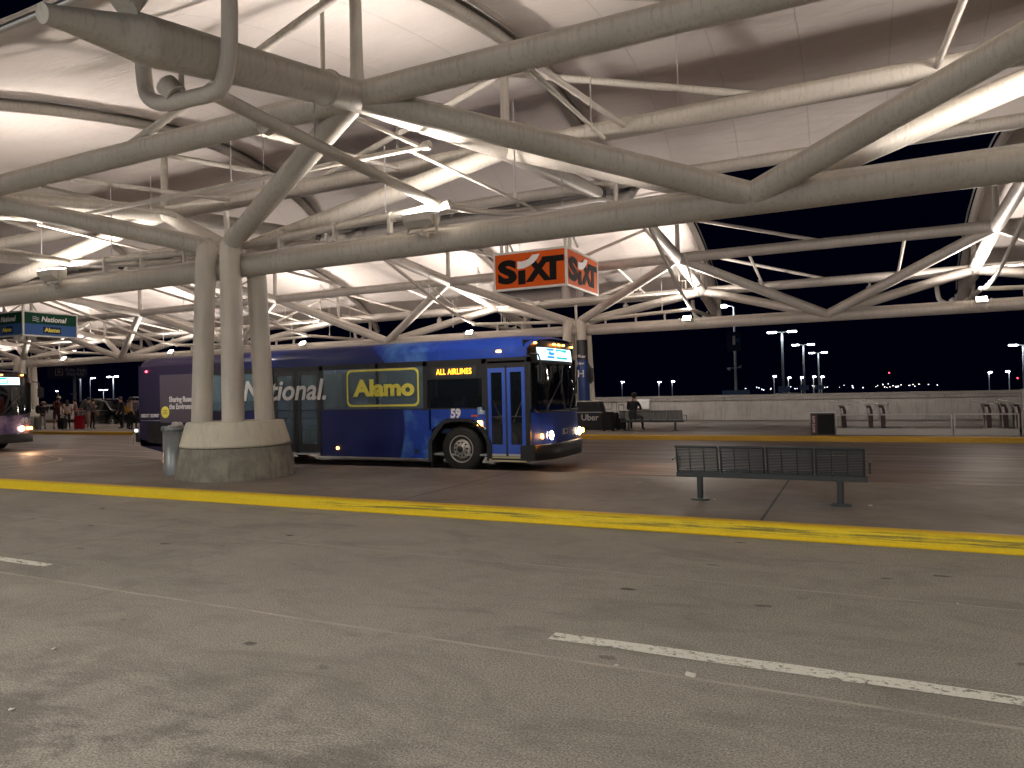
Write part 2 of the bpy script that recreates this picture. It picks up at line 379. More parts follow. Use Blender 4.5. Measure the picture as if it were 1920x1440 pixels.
# ================================================================= THE TWO CANOPIES
SP = 9.77
PROF = [(-5.75, 5.35), (-5.3, 6.0), (-4.4, 6.65), (-3.5, 7.12), (-1.7, 7.80), (.4, 8.30), (2.6, 8.65), (4.6, 8.66), (5.7, 8.5), (6.6, 8.22), (7.6, 7.82), (8.4, 7.32)]
def spline(P, t):                         # Catmull-Rom over the profile, t in 0..len-1
    i = min(int(t), len(P)-2); u = t-i
    p0, p1, p2, p3 = P[max(i-1, 0)], P[i], P[i+1], P[min(i+2, len(P)-1)]
    return tuple(.5*((2*b)+(c-a)*u+(2*a-5*b+4*c-d)*u*u+(3*b-a-3*c+d)*u**3) for a, b, c, d in zip(p0, p1, p2, p3))
def canopy(x0, yc, sg, ks, bays, label, colk):
    # x0: x of the column node; sg=+1: high side away from the camera; nodes of the top chords at x0+SP/2+k*SP
    root = empty('canopy', (x0, yc, 0), label, 'canopy', 'steel tube canopies with white fabric roofs')
    OFF = Vector((-x0, -yc, 0))
    def bl(mb, name, lab=None, par=None):
        o = mb.build(name, par or root, label=lab); o.data.transform(Matrix.Translation(OFF)); return o
    st = STEEL if sg > 0 else STEELB
    P = lambda x, o, z: Vector((x, yc+sg*o, z))
    xa = x0+SP/2+ks[0]*SP; xb = x0+SP/2+ks[-1]*SP
    Fo, Fz, Ko, Kz, Bz = -2.27, 5.78, 2.40, 6.44, 4.21
    bl(MB().tube([P(xa-2, 0, Bz), P(xb+2, 0, Bz)], .205, st, 24), 'bottom_chord')
    # conduit strip clipped along the bottom chord
    bl(MB().box((xa-2, yc-.05, Bz+.2), (xb+2, yc+.05, Bz+.235), PIPE), 'cable_tray')
    bl(MB().tube([P(xa-2, Fo, Fz), P(xb+2, Fo, Fz)], .185, st, 24), 'top_chord')
    bl(MB().tube([P(xa-2, Ko, Kz), P(xb+2, Ko, Kz)], .185, st, 24), 'top_chord')
    # eave tubes
    for x in bays:
        a = x0+SP/2+x*SP
        bl(MB().tube([P(a, 8.4, 7.28), P(a+SP, 8.4, 7.28)], .17, st, 16), 'eave_tube')
        bl(MB().tube([P(a, -5.33, 5.98), P(a+SP, -5.33, 5.98)], .045, ALU, 8), 'edge_cable')
        for q in range(4):
            xx = a+SP*(q+.5)/4; w = .12
            bl(MB().box((xx-w/2, yc+sg*8.28-.03, 7.2), (xx+w/2, yc+sg*8.28+.03, 7.62), st), 'eave_bracket')
    for k in ks:
        x = x0+SP/2+k*SP
        # transverse beam: tapered nose, straight run, socket at the high end
        nose = [(-6.5, 4.93, .085), (-6.3, 4.97, .105), (-5.62, 5.10, .215), (-5.6, 5.11, .235), (-5.5, 5.13, .235), (-4.6, 5.31, .225), (Fo, Fz, .205), (Ko, Kz, .205), (5.2, 6.68, .20), (8.1, 6.95, .185)]
        bl(MB().tube([P(x, o, z) for o, z, r in nose], [r for o, z, r in nose], st, 28), 'cross_beam')
        bl(MB().lathe([(.225, -.03), (.24, -.02), (.24, .02), (.225, .03)], P(x, Fo-.62, Fz-.12), st, 28, 'Y'), 'weld_collar')
        bl(MB().tube([P(x, 7.9, 6.93), P(x, 8.12, 6.97)], .21, DARKG, 20), 'beam_end_cap')
        # arch
        A = [spline(PROF, i/4) for i in range(4*(len(PROF)-1)+1)]
        bl(MB().tube([P(x, o, z) for o, z in A], .125, st, 14), 'arch')
        for dx in (-.17, .17): bl(MB().tube([P(x+dx, o, z+.13) for o, z in A], .028, ALU, 6), 'fabric_track')
        # posts, knee braces and spreader struts
        for (o, z0, zt) in ((Fo, Fz, 7.62), (Ko, Kz, 8.62)):
            bl(MB().tube([P(x, o, z0), P(x, o, z0+.4), P(x, o, zt-.1), P(x, o, zt)], [.12, .09, .08, .10], st, 12), 'post')
        for s_ in (-1, 1):
            for (o, z0, zt) in ((Fo, Fz, 7.35), (Ko, Kz, 7.95)):
                if k % 2 and (s_ < 0 or o == Fo): continue
                bl(MB().tube([P(x+s_*.06, o, zt), P(x+s_*4.75, o, z0+.12)], .065, st, 10), 'knee_brace')
            bl(MB().tube([P(x+s_*2.45, Fo, Fz+.05), P(x+s_*2.45, Ko, Kz)], .05, PIPE, 8), 'spreader_strut')
        # diagonals down to the bottom chord / column heads
        for s_ in (-1, 1):
            iscol = any(abs(x+s_*SP/2-(x0+c*2*SP)) < .1 for c in colk)
            for o, z in ((Fo, Fz), (Ko, Kz)):
                so = math.copysign(.28 if iscol else .10, o); sx = -s_*(.31 if iscol else .05)
                ez = 4.62 if iscol else Bz+.06
                end = P(x+s_*SP/2+sx, so, ez)
                bl(MB().tube([P(x, o, z), end], .175, st, 20), 'diagonal')
    # columns: four leaning legs on a concrete plinth
    for c in colk:
        cx = x0+c*2*SP
        pl = MB().lathe([(1.10, .13), (1.095, .22), (1.065, .45), (1.0, .735)], (cx+.06, yc, 0), CONC, 64)
        base = bl(pl, 'plinth')
        bl(MB().lathe([(.98, .745), (1.015, .76), (1.01, .80), (.90, 1.19), (.88, 1.215), (.3, 1.22)], (cx+.06, yc, 0), COLLAR, 64), 'collar', par=base)
        m = MB()
        for a in (.6, 2.2, 3.8, 5.1): m.box((-.002, -1.155, 0), (.004, -1.0, .47), DARKG, Matrix.Translation((cx+.06, yc, .75)) @ Matrix.Rotation(a, 4, 'Z') @ Matrix.Rotation(.0, 4, 'X'))
        for sx in (-1, 1):
            for sy in (-1, 1):
                bl(MB().tube([(cx+sx*.41, yc+sy*.41, 1.1), (cx+sx*.325, yc+sy*.325, 4.3), (cx+sx*.31, yc+sy*.30, 4.6), (cx+sx*.31, yc+sy*.30, 4.72)], [.19, .187, .187, .12], LEG, 28), 'column_leg')
        m = MB(); m.tube([(cx+.02, yc-.1, 1.2), (cx+.02, yc-.1, 4.9), (cx, yc-.1, 5.3)], .055, PIPE, 10)
        m.tube([(cx+.06, yc+.1, 1.2), (cx+.06, yc+.1, 4.2)], .03, DARKG, 8); bl(m, 'riser_pipe')
    # fabric bays
    for bk in bays:
        a = x0+SP/2+bk*SP; nu, nv = 28, 56; vs = []
        L = len(PROF)-1
        for j in range(nv+1):
            for i in range(nu+1):
                u = i/nu; t = 1+(L-1)*j/nv
                e = 4*u*(1-u)
                tt = t+(.30*e if t < 2 else 0)*(2-t)-(.10*e if t > L-1 else 0)*(t-L+1)      # scalloped edges
                o, z = spline(PROF, tt)
                nn = 0
                z += .15*min(1, max(0, (L-t)))-.22*e*math.sin(math.pi*min(1, max(0, (t-1)/(L-1))))+.012*math.sin(9*u*math.pi+t*3)
                vs.append(P(a+u*SP, o, z))
        fs = [(j*(nu+1)+i, j*(nu+1)+i+1, (j+1)*(nu+1)+i+1, (j+1)*(nu+1)+i) for j in range(nv) for i in range(nu)]
        o = bl(MB().add(vs, fs, FAB, True), 'fabric_roof')
        md = o.modifiers.new('s', 'SOLIDIFY'); md.thickness = .012
    # rainwater pipes and sprinkler lines
    for k in ks:
        x = x0+SP/2+k*SP
        j = .55
        m = MB()
        # loop under the nose, then the sloping pipe down to the bottom chord
        m.tube(smooth([P(x-.95, -4.85, 5.75), P(x-.9, -4.86, 5.15), P(x-.75, -4.9, 4.93), P(x-.5, -4.9, 4.84), P(x-.1, -4.88, 4.83), P(x+.10, -4.86, 4.84), P(x+.22, -4.8, 4.95), P(x+.27, -4.75, 5.4), P(x+.25, -4.72, 6.2)]), .085, PIPE, 14)
        m.tube([P(x+.12, -4.86, 4.84), P(x-.02, -2.2, 4.83), P(x-.10, -.2, 4.82), P(x-.12, .05, 4.80)], .078, PIPE, 14)
        m.tube([P(x-.02, -4.0, 4.83), P(x-.02, -3.9, 4.83)], .11, PIPE, 14)
        m.tube([P(x-.35, -4.9, 4.9), P(x-.45, -4.95, 5.02)], .12, PIPE, 12)
        m.tube([P(x-.3, -4.88, 4.9), P(x-.3, -4.88, 5.2)], .03, PIPE, 8)
        bl(m, 'drain_pipe')
        cs = -1 if k % 2 == 0 else 1
        m = MB(); m.tube([P(x+cs*4.55, .02, 4.62), P(x+cs*.5, .02, 4.78), P(x-cs*.1, .02, 4.81)], .072, PIPE, 14)
        for q in (cs*3.6, cs*2.3, cs*1.1):
            m.box((x+q-.03, yc-.05, 4.40), (x+q+.03, yc+.05, 4.80), PIPE)
            m.tube([P(x+q, .02, 4.62+.16*(1-abs(q)/4.6)), P(x+q+.05, .02, 4.62+.16*(1-abs(q)/4.6))], .092, PIPE, 12)
        bl(m, 'collector_pipe')
        m = MB(); m.tube(smooth([P(x, .05, 4.8), P(x+.1, 2.5, 5.2), P(x+.25, 7.2, 6.55), P(x+.45, 7.9, 6.62), P(x+.5, 8.0, 6.75), P(x+.5, 8.0, 7.1)]), .062, PIPE, 12)
        bl(m, 'drain_pipe')
        m = MB()
        if k % 2 == 0:
            m.tube([P(x-9.0, -.6, 5.60), P(x+.1, -.6, 5.60)], .045, PIPE, 12); m.tube([P(x+.0, -.6, 5.60), P(x+.12, -.6, 5.60)], .07, PIPE, 12)
        if k-1 in bays: m.tube([P(x-.9, -1.9, 7.8), P(x-.9, -1.9, 6.25), P(x-.62, -1.9, 6.25), P(x-.62, -1.9, 5.85), P(x-.1, -.62, 5.62)], .035, PIPE, 8)
        m.tube([P(x-.3, -.6, 5.6), P(x+.6, 2.6, 5.2), P(x+1.0, 6.0, 5.9)], .03, PIPE, 8)
        m.tube([P(x+2.6, Fo, 5.6), P(x+2.6, .6, 5.65)], .03, PIPE, 8)
        bl(m, 'sprinkler_pipe')
        for (dx, o, z0, z1) in (((-.5, -.6, 5.6, 6.1), (-4.2, -.6, 5.6, 6.9), (-2.2, -.6, 5.6, 6.9)) if k % 2 == 0 else ())+( (-1.2, .02, 4.75, 6.0), (1.3, .02, 4.75, 6.3), (.05, -3.2, 4.9, 5.6), (2.6, 0, 5.6, 6.4), (.35, 4.5, 5.75, 6.6), (3.4, Ko, 6.3, 8.1)):
            if (k if dx > 0 else k-1) not in bays: continue
            bl(MB().tube([P(x+dx, o, z0-.02), P(x+dx, o, z0+.09), P(x+dx, o, z0+.1), P(x+dx, o, z1)], [.024, .024, .011, .011], ALU, 6), 'hanger_rod')
    return root
XA, XB = -10.96, -10.60
canA = canopy(XA, 10.16, 1, range(-3, 3), range(-3, 2), 'near canopy of pale steel tubes and white fabric over the near island', (0, 1, -1))
canB = canopy(XB, 28.50, -1, range(-6, 3), [-6, -5, -4, -3, -2, -1, 1], 'far canopy of steel tubes and white fabric behind the bus, one bay open', (0, 1, -1, -2))

# floodlights on the bottom chords, throwing light up at the fabric
def floodlight(loc, away, label, lit=True):
    r = empty('floodlight', loc, label, 'floodlight', 'floodlights on the bottom chords of the canopies')
    # box-shaped housing lying on its back, lens up and tilted to the roof centre
    m = MB(); prof = [(-.19, .10), (.19, .10), (.17, -.02), (.08, -.13), (-.08, -.13), (-.17, -.02)]
    k = len(prof); vs = [(-.26, y, z) for y, z in prof]+[(.26, y, z) for y, z in prof]
    m.add(vs, [tuple(range(k)), tuple(reversed(range(k, 2*k)))]+[(i, i+k, (i+1) % k+k, (i+1) % k) for i in range(1, k)], PIPE)
    h = m.build('housing', r, bevel=.012)
    l = MB().box((-.24, -.17, .104), (.24, .17, .112), E_LAMP).build('lens', r)
    b2 = MB().box((-.29, -.03, -.2), (-.26, .03, .06), PIPE).box((.26, -.03, -.2), (.29, .03, .06), PIPE).box((-.29, -.03, -.22), (.29, .03, -.2), PIPE); b2.tube([(0, 0, -.22), (.16, 0, -.3)], .05, PIPE, 10)
    b2.build('bracket', r)
    for o in (h, l): o.rotation_euler = (R(10)*away, 0, 0)
    return r
for k, lab in ((-2, 'floodlight outside the left edge on the near chord'), (-1, 'floodlight on the near chord above the green and blue sign box'), (0, 'floodlight on the near chord between the three columns and the orange sign box'), (1, 'floodlight on the near chord beyond the right edge')):
    x = XA+SP/2+k*SP-.15
    floodlight((x-.1, 9.84, 4.52), 1, lab)
    spot('flood_lamp', (x, 10.05, 4.78), (x, 10.9, 8), SPOT_W)
    spot('flood_spill', (x, 10.45, 4.75), (x, 20, 4.0), SPILL_W, WARM, 130, .5)
labs = {-5: 'floodlight on the far chord, farthest left', -4: 'lit floodlight on the far chord right of the green and blue sign box', -3: 'lit floodlight on the far chord above the red lamp at the rear of the bus', -2: 'lit floodlight on the far chord above the bus, just right of the columns', -1: 'lit floodlight on the far chord above the roof of the bus near its front', 0: 'lit floodlight on the far chord right of the orange sign box', 1: 'lit floodlight on the far chord near the right edge'}
for k, lab in labs.items():
    x = XB+SP/2+k*SP-.15
    f = floodlight((x, 28.15, 4.38), -1, lab)
    for ch in f.children:
        if ch.name.split('.')[0] in ('housing', 'lens'): ch.rotation_euler = (R(48), 0, 0); ch.scale = (.62, .62, .62)
    spot('flood_lamp', (x, 28.3, 4.85), (x, 27.6, 8), SPOT_W*.60)
    spot('flood_spill', (x, 28.0, 4.7), (x, 20, 3.2), SPILL_W*.4, WARM, 130, .5)
# added fill lamps and housings standing in for light from behind the camera
for i, x in enumerate((-27, -16, -5, 6)):
    l = bpy.data.lights.new('fill_down_lamp', 'AREA'); l.shape = 'RECTANGLE'; l.size = 2.4; l.size_y = .6; l.energy = FILL_DOWN_W; l.color = (1, .90, .80); l.spread = R(118)
    o = bpy.data.objects.new('fill_down_lamp', l); COL.objects.link(o); o.location = (x, -3.0, 6.6)
    o.rotation_euler = (Vector((x, -.5, 0))-Vector((x, -3.0, 6.6))).to_track_quat('-Z', 'Y').to_euler()
    l = bpy.data.lights.new('fill_front_lamp', 'AREA'); l.shape = 'RECTANGLE'; l.size = 3; l.size_y = .8; l.energy = FRONT_W; l.color = (1, .95, .88)
    o = bpy.data.objects.new('fill_front_lamp', l); COL.objects.link(o); o.location = (x, -6.0, 4.4)
    o.rotation_euler = (Vector((x, 9, 3.6))-Vector((x, -6.0, 4.4))).to_track_quat('-Z', 'Y').to_euler()
    r = empty('fill_housing', (x, -3.0, 6.75), ['added fill light housing behind the camera, far left', 'added fill light housing behind the camera, left', 'added fill light housing behind the camera, middle', 'added fill light housing behind the camera, right'][i], 'light', 'added fill lights behind the camera')
    MB().bbox((0, 0, .1), (2.6, .8, .16), FRM0, None, .02).build('housing', r)

# white fittings under the outer top chord, lamps added to brighten platform and wall
for k, (lab) in enumerate(('white fitting with added light under the far canopy, farthest left', 'white fitting with added light under the far canopy, second from the left', 'white fitting with added light under the far canopy seen right of the near columns', 'white fitting with added light under the far canopy behind the bus roof', 'white fitting with added light under the far canopy right of the orange sign box', 'white fitting with added light under the far canopy at the right edge')):
    x = XB-SP/2-SP*3.35+k*SP
    r = empty('added_downlight', (x, 30.9, 5.5), lab, 'light', 'added lights under the far canopy')
    MB().lathe([(.05, .1), (.05, 0), (.11, -.02), (.13, -.30), (.10, -.31)], (0, 0, 0), WHITE, 20).build('housing', r)
    MB().lathe([(.095, -.305), (.09, -.312)], (0, 0, 0), E_LAMP, 16).build('lens', r)
    spot('added_wall_lamp', (x, 30.9, 5.1), (x, 34.5, 0), DOWN_W, (1, .96, .92), 150, .7, .08)

# ================================================================= SHUTTLE BUSES (local: x forward, 0 = front face; y = 0 near side, 2.5 far side)
WRAP = mat('bus_wrap', (.01, .03, .2), .38, spec=.25, coat=.08); n = N(WRAP)
oc = n.co('Object'); X, Y, Z = n.xyz(oc)
cl = n.noise(oc, 1.1, 5, .6, .3)
# printed artwork: big dark disc, light clouds; the dark violet tail is a painted reflection
dx = n.math('ADD', X, 5.45); dz = n.math('SUBTRACT', Z, 1.0)
dist = n.math('SQRT', n.math('ADD', n.math('MULTIPLY', dx, dx), n.math('MULTIPLY', dz, dz)))
c = n.mix(n.ramp(X, -6.2, -2.0), (.010, .030, .25), (.014, .058, .40))
cloud = n.math('MULTIPLY', n.ramp(cl, .48, .75), n.math('MULTIPLY', n.ramp(X, -4.6, -3.6), n.ramp(X, -1.9, -2.7)))
c = n.mix(n.math('MULTIPLY', cloud, .85), c, (.14, .36, .72))
c = n.mix(n.math('MULTIPLY', n.ramp(dist, 2.17, 2.13), n.ramp(X, -8.5, -7.0)), c, (.016, .024, .135))
c = n.mix(n.math('MULTIPLY', n.ramp(n.noise(oc, .8, 4), .5, .8), n.ramp(dist, 2.1, 1.9)), c, (.026, .045, .19))
c = n.mix(n.ramp(X, -6.6, -8.6), c, (.028, .022, .055))
c = n.mix(n.math('MULTIPLY', n.ramp(X, -.6, .1), .6), c, (.045, .07, .30))
n.base(c)
WRAP2 = mat('bus_wrap_red_lit', (.05, .03, .12), .25, coat=.5); n = N(WRAP2)  # violet puts red tail-lamp light into the wrap colour
cl = n.noise(n.co('Object'), 1.6, 5, .6); n.base(n.mix(n.ramp(cl, .4, .62), (.06, .045, .16), (.36, .26, .42)))
PANEL = mat('bus_tail_panel', (.10, .085, .11), .3, coat=.3)
BLUEF = mat('door_frame_blue', (.02, .085, .50), .3, coat=.5)
STEP = mat('door_step_edge', (.55, .5, .3), .5)
SEATB = mat('bus_seat_fabric', (.02, .05, .13), .8)
INTER = mat('bus_interior', (.32, .34, .34), .7)
def wheel(parent, x, z, y, side, r=.48, w=.28, rimr=.29, label=None):
    # axle along y; side=-1 faces -y
    m = MB(); s = side
    m.lathe([(rimr, 0), (rimr+.015, s*.0), (r-.05, s*.01), (r-.012, s*-.03), (r, s*-.08), (r, s*-(w-.06)), (r-.03, s*-w), (rimr, s*-w)], (0, 0, 0), RUBBER, 48, 'Y', cap=False)
    for a in range(44):
        t = a*2*math.pi/44
        m.bbox(((r-.004)*math.cos(t), s*-.06, (r-.004)*math.sin(t)), (.016, .07, .03), RUBBER, (0, -t, 0))
    o = m.build('wheel', parent, (x, y, z), label)
    h = MB(); h.lathe([(rimr, s*-.002), (rimr-.012, s*.004), (rimr-.022, s*-.01)], (0, 0, 0), HUB, 40, 'Y', cap=False); h.lathe([(rimr-.022, s*-.01), (rimr-.03, s*-.02), (rimr-.045, s*-.05), (.20, s*-.055)], (0, 0, 0), HUBD, 40, 'Y', cap=False)
    h.lathe([(.205, s*-.06), (.19, s*-.022), (.175, s*-.02), (.11, s*-.015), (.105, s*.02), (.07, s*.045), (.02, s*.05)], (0, 0, 0), HUB, 40, 'Y', cap=True)
    for a in range(10):
        t = a*2*math.pi/10+.1
        h.lathe([(.017, s*-.02), (.015, s*.02), (.002, s*.022)], (.145*math.cos(t), 0, .145*math.sin(t)), DARKG, 8, 'Y')
        if a % 1 == 0: h.lathe([(.024, s*-.052), (.024, s*-.046)], (.235*math.cos(t+.3), 0, .235*math.sin(t+.3)), BLACK, 10, 'Y')
    h.lathe([(.07, s*.046), (.03, s*.052)], (0, 0, 0), DARKG, 16, 'Y')
    h.build('rim', o)
    return o
def bus(loc, wrap, label, number, group, main=True):
    root = empty('shuttle_bus', loc, label, 'bus', group)
    L = 11.95; Wd = 2.55
    fx = lambda y, lean=0.: -(.26*abs(2*y/Wd-1)**4.) - lean       # plan curve of the nose
    # side shells
    m = MB(); T = .05
    def side(x0, x1, z0, z1, mm=wrap, off=0.):
        m.box((x0, -off, z0), (x1, T, z1), mm); m.box((x0, Wd-T, z0), (x1, Wd+off, z1), mm)
    AX = (-1.91, -8.35)                                             # axles
    for x0, x1 in ((-1.27, -.33),) + ((-7.6, -2.62), (-11.75, -9.1)):
        if x0 == -1.27: m.box((x0, Wd-T, .26), (x1, Wd, 1.34), wrap)
        elif x0 == -7.6:
            m.box((-7.6, 0, .27), (-7.12, T, 1.34), wrap); m.box((-5.62, 0, .27), (-2.62, T, 1.34), wrap); m.box((x0, Wd-T, .27), (x1, Wd, 1.34), wrap)
        else: side(-11.9, -9.1, .42, 1.34); 
    for ax in AX: side(ax-.75, ax+.72 if ax > -3 else ax+.76, 1.12, 1.34)
    # arch shoulders
    for ax in AX:
        for s, e in ((-1, .75), (1, .72 if ax > -3 else .76)):
            poly = [(ax+s*e, 1.12), (ax+s*.32, 1.12), (ax+s*e, .86)] if s > 0 else [(ax+s*.32, 1.12), (ax+s*e, 1.12), (ax+s*e, .86)]
            m.prism(poly, 0, T, wrap); m.prism(poly, Wd-T, Wd, wrap)
    side(-11.9, -.33, 2.32, 2.56)                                   # band above the windows
    side(-11.9, -9.75, 1.34, 2.32)                                  # blind rear quarter
    # cove and roof (profile in y,z) lofted along x, nose lower
    pr = [(0, 2.56), (.015, 2.62), (.06, 2.70), (.15, 2.765), (.35, 2.82), (.8, 2.86), (1.25, 2.87)]
    pr = pr+[(Wd-y, z) for y, z in reversed(pr[:-1])]
    xs = [-11.92, -11.85, -11.5, -.9, -.45, -.25, -.1]; dz = [-.10, -.03, 0, 0, -.015, -.05, -.10]
    vs = [(x if x < -.5 else x+(fx(y)*.9 if x > -.5 else 0), y, z+(d if z > 2.6 else 0)) for x, d in zip(xs, dz) for y, z in pr]; k = len(pr)
    m.add(vs, [(i*k+j, i*k+j+1, (i+1)*k+j+1, (i+1)*k+j) for i in range(len(xs)-1) for j in range(k-1)], wrap, True)
    m.box((-11.95, 0, .55), (-11.88, Wd, 2.6), wrap)                # tail
    m.add([(-11.92, y, z+(-.1 if z > 2.6 else 0)) for y, z in pr], [tuple(range(k))], wrap)
    body = m.build('body', root)
    # nose: lofted rows from bumper to roof
    def nose(name, z0, z1, o0, o1, mm, lab=None, smooth=True, ins=0.02, rows=3):
        b = MB(); ny = 24; vs = []
        for r in range(rows+1):
            t = r/rows; z = z0+(z1-z0)*t; o = o0+(o1-o0)*t
            for i in range(ny+1):
                y = ins+(Wd-2*ins)*i/ny; vs.append((fx(y)+o, y, z))
        b.add(vs, [(r*(ny+1)+i, r*(ny+1)+i+1, (r+1)*(ny+1)+i+1, (r+1)*(ny+1)+i) for r in range(rows) for i in range(ny)], mm, smooth)
        return b.build(name, root, label=lab)
    nose('front_panel', .58, 1.24, 0, -.03, wrap)
    nose('windshield', 1.26, 2.26, -.03, -.16, WSHIELD)
    nose('header_panel', 2.24, 2.72, -.12, -.18, BLACK, 'black header panel around the lit destination sign')
    b = MB(); ny = 20
    for zz0, zz1, oo in ((.27, .58, .10),):
        vs = []
        for z in (zz0, zz1):
            for i in range(ny+1): y = -.02+(Wd+.04)*i/ny; vs.append((fx(max(0, min(Wd, y)))+oo-(.03 if z == zz0 else 0), y, z))
        for i in range(ny+1): y = -.02+(Wd+.04)*i/ny; vs.append((fx(max(0, min(Wd, y)))-.06, y, zz1+.01))
        q = ny+1; b.add(vs, [(r*q+i, r*q+i+1, (r+1)*q+i+1, (r+1)*q+i) for r in range(2) for i in range(ny)], BLACK, True)
    b.box((-.5, -.02, .27), (-.18, .03, .58), BLACK); b.box((-.5, Wd-.03, .27), (-.18, Wd+.02, .58), BLACK)
    b.build('bumper', root)
    # corner posts and windshield surround
    for y, yy in ((.0, .07), (Wd-.07, Wd)):
        MB().box((-.42, y, .3), (-.28, yy, 2.4), BLACK).build('corner_post', root, bevel=.02)
    b = MB(); pts = [(fx(.06)+.01, .06, 1.30)]+[(fx(y)-.02, y, 1.25) for y in [.15+i*.11 for i in range(21)]]
    b.tube(pts+[(fx(2.44)-.02, 2.44, 1.3)], .022, BLACK, 8)
    b.tube([(fx(y)-.145, y, 2.27) for y in [.06+i*.119 for i in range(21)]], .025, BLACK, 8)
    b.tube([(fx(1.25)-.01, 1.25, 1.25), (fx(1.25)-.14, 1.25, 2.27)], .02, BLACK, 8)
    b.build('windshield_frame', root)
    for y0, y1, e in ((.35, 1.1, .95), (1.45, 2.15, 1.55)):
        b = MB(); b.tube([(fx(y0)+.04, y0, 1.22), (fx(y0)+.03, y0, 1.3), (fx(y1)+.0, y1, 1.95)], .012, BLACK, 6); b.tube([(fx(y1)+.01, y1-.1, 1.6), (fx(y1)-.03, y1+.1, 2.2)], .014, BLACK, 6); b.build('wiper', root)
    # destination sign
    b = MB(); ny = 16; vs = [(fx(y)-.12+o, y, z) for z, o in ((2.31, .0), (2.57, -.03)) for y in [.30+i*1.85/ny for i in range(ny+1)]]
    b.add(vs, [(i, i+1, ny+2+i, ny+1+i) for i in range(ny)], E_DEST); ds = b.build('destination_sign', root)
    for (y0, y1, z0, z1, mm, nm) in ((.62, .98, 2.51, 2.555, E_BLUE, 'sign_bar'), (.62, .98, 2.35, 2.40, E_BLUE, 'sign_bar'), (1.1, 1.72, 2.345, 2.555, E_TEAL, 'sign_patch')):
        b = MB(); vs = [(fx(y)-.108+(-.03*(z-2.31)/.26), y, z) for z in (z0, z1) for y in [y0+i*(y1-y0)/8 for i in range(9)]]
        b.add(vs, [(i, i+1, 10+i, 9+i) for i in range(8)], mm); b.build(nm, ds)
    text('sign_text', 'National', .15, face_east(-.112, 1.41, 2.45) , E_IN, ds, .004, .2)
    text('sign_text', 'Alamo', .12, face_east(-.115, .80, 2.455) , E_BLUE, ds, .004)
    for y in (.25, .98, 1.25, 1.52, 2.25):
        MB().bbox((fx(y)-.13, y, 2.655), (.05, .08, .035), E_AMB, bev=.01).build('marker_lamp', root)
    MB().bbox((-.95, -.012, 2.50), (.11, .03, .045), E_AMB, bev=.008).build('marker_lamp', root)
    # headlights, turn signals
    for y in (.46, Wd-.46):
        MB().lathe([(.09, -.01), (.088, .045), (.05, .062)], (fx(y)+.0, y, .755), E_HEAD, 20, 'X').build('headlight', root)
        MB().lathe([(.10, -.02), (.10, .02), (.088, .026)], (fx(y)-.0, y, .755), CHROME, 20, 'X', cap=False).build('headlight_ring', root)
    for y, rz in ((.2, -.62), (Wd-.2, .62)):
        b = MB(); b.bbox((0, 0, 0), (.03, .30, .10), E_AMB, (0, 0, 0), .012); o = b.build('turn_signal', root, (fx(y)+.01, y, .755)); o.rotation_euler = (0, 0, -rz if y < 1 else -rz)
    pl = MB().box((.005, 1.05, .74), (.012, 1.32, .86), WHITE).build('front_plate', root)
    text('plate_text', number, .10, face_east(.016, 1.185, .80), TEXT_DARK, pl, .002)
    # mirrors
    for y, s in ((-.05, -1), (Wd+.05, 1)):
        b = MB(); b.tube([(-.22, y, 2.42), (-.02, y+s*.06, 2.40), (.06, y+s*.10, 2.2)], .018, BLACK, 8)
        b.bbox((.06, y+s*.12, 2.02), (.10, .22, .40), BLACK, None, .04); b.build('side_mirror', root)
    # wheels and arches
    for ax in AX:
        for y, s in ((.045, -1), (Wd-.045, 1)): wheel(root, ax, .48, y, s)
        b = MB(); e = [(ax-.77, .22), (ax-.77, .62), (ax-.60, .90), (ax-.42, 1.08), (ax-.2, 1.13), (ax+.2, 1.13), (ax+.42, 1.08), (ax+.62, .90), (ax+.76, .6), (ax+.76, .30)]
        vs = [(x, -.035, z) for x, z in e]+[(ax+(x-ax)*.88, -.03, z-(.07 if z > .8 else 0)) for x, z in e]; k = len(e)
        b.add(vs, [(i, i+1, k+i+1, k+i) for i in range(k-1)], DARKG)
        b.add([(p[0], -.035, p[2]) for p in vs[:k]]+[(p[0], .05, p[2]) for p in vs[:k]], [(i, i+1, k+i+1, k+i) for i in range(k-1)], DARKG)
        b.add([(p[0], -.03, p[2]) for p in vs[k:]]+[(p[0], .5, p[2]) for p in vs[k:]], [(i, i+1, k+i+1, k+i) for i in range(k-1)], BLACK)
        b.build('wheel_arch', root)
        MB().box((ax-.76, .05, .1), (ax-.72, .5, .6), RUBBER).build('mud_flap', root)
        MB().box((ax-.7, .5, .3), (ax+.7, .52, 1.1), BLACK).build('wheel_well', root)
    # window band
    b = MB()
    for x0, x1 in ((-9.75, -9.63), (-8.15, -8.07), (-7.22, -7.08), (-5.66, -5.56), (-4.05, -3.99), (-2.80, -2.70), (-1.36, -1.24), (-.33, -.25)):
        b.box((x0, -.006, 1.30), (x1, .04, 2.36), BLACK); b.box((x0, Wd-.04, 1.30), (x1, Wd+.006, 2.36), BLACK)
    b.box((-9.75, -.006, 2.26), (-.25, .04, 2.37), BLACK); b.box((-9.75, -.004, 1.325), (-1.27, .04, 1.35), BLACK)
    b.box((-9.75, Wd-.04, 2.26), (-.25, Wd+.006, 2.37), BLACK); b.box((-9.75, Wd-.04, 1.325), (-.3, Wd+.004, 1.35), BLACK)
    b.box((-2.70, -.005, 1.96), (-1.36, .04, 2.27), BLACK)
    b.build('window_surround', root)
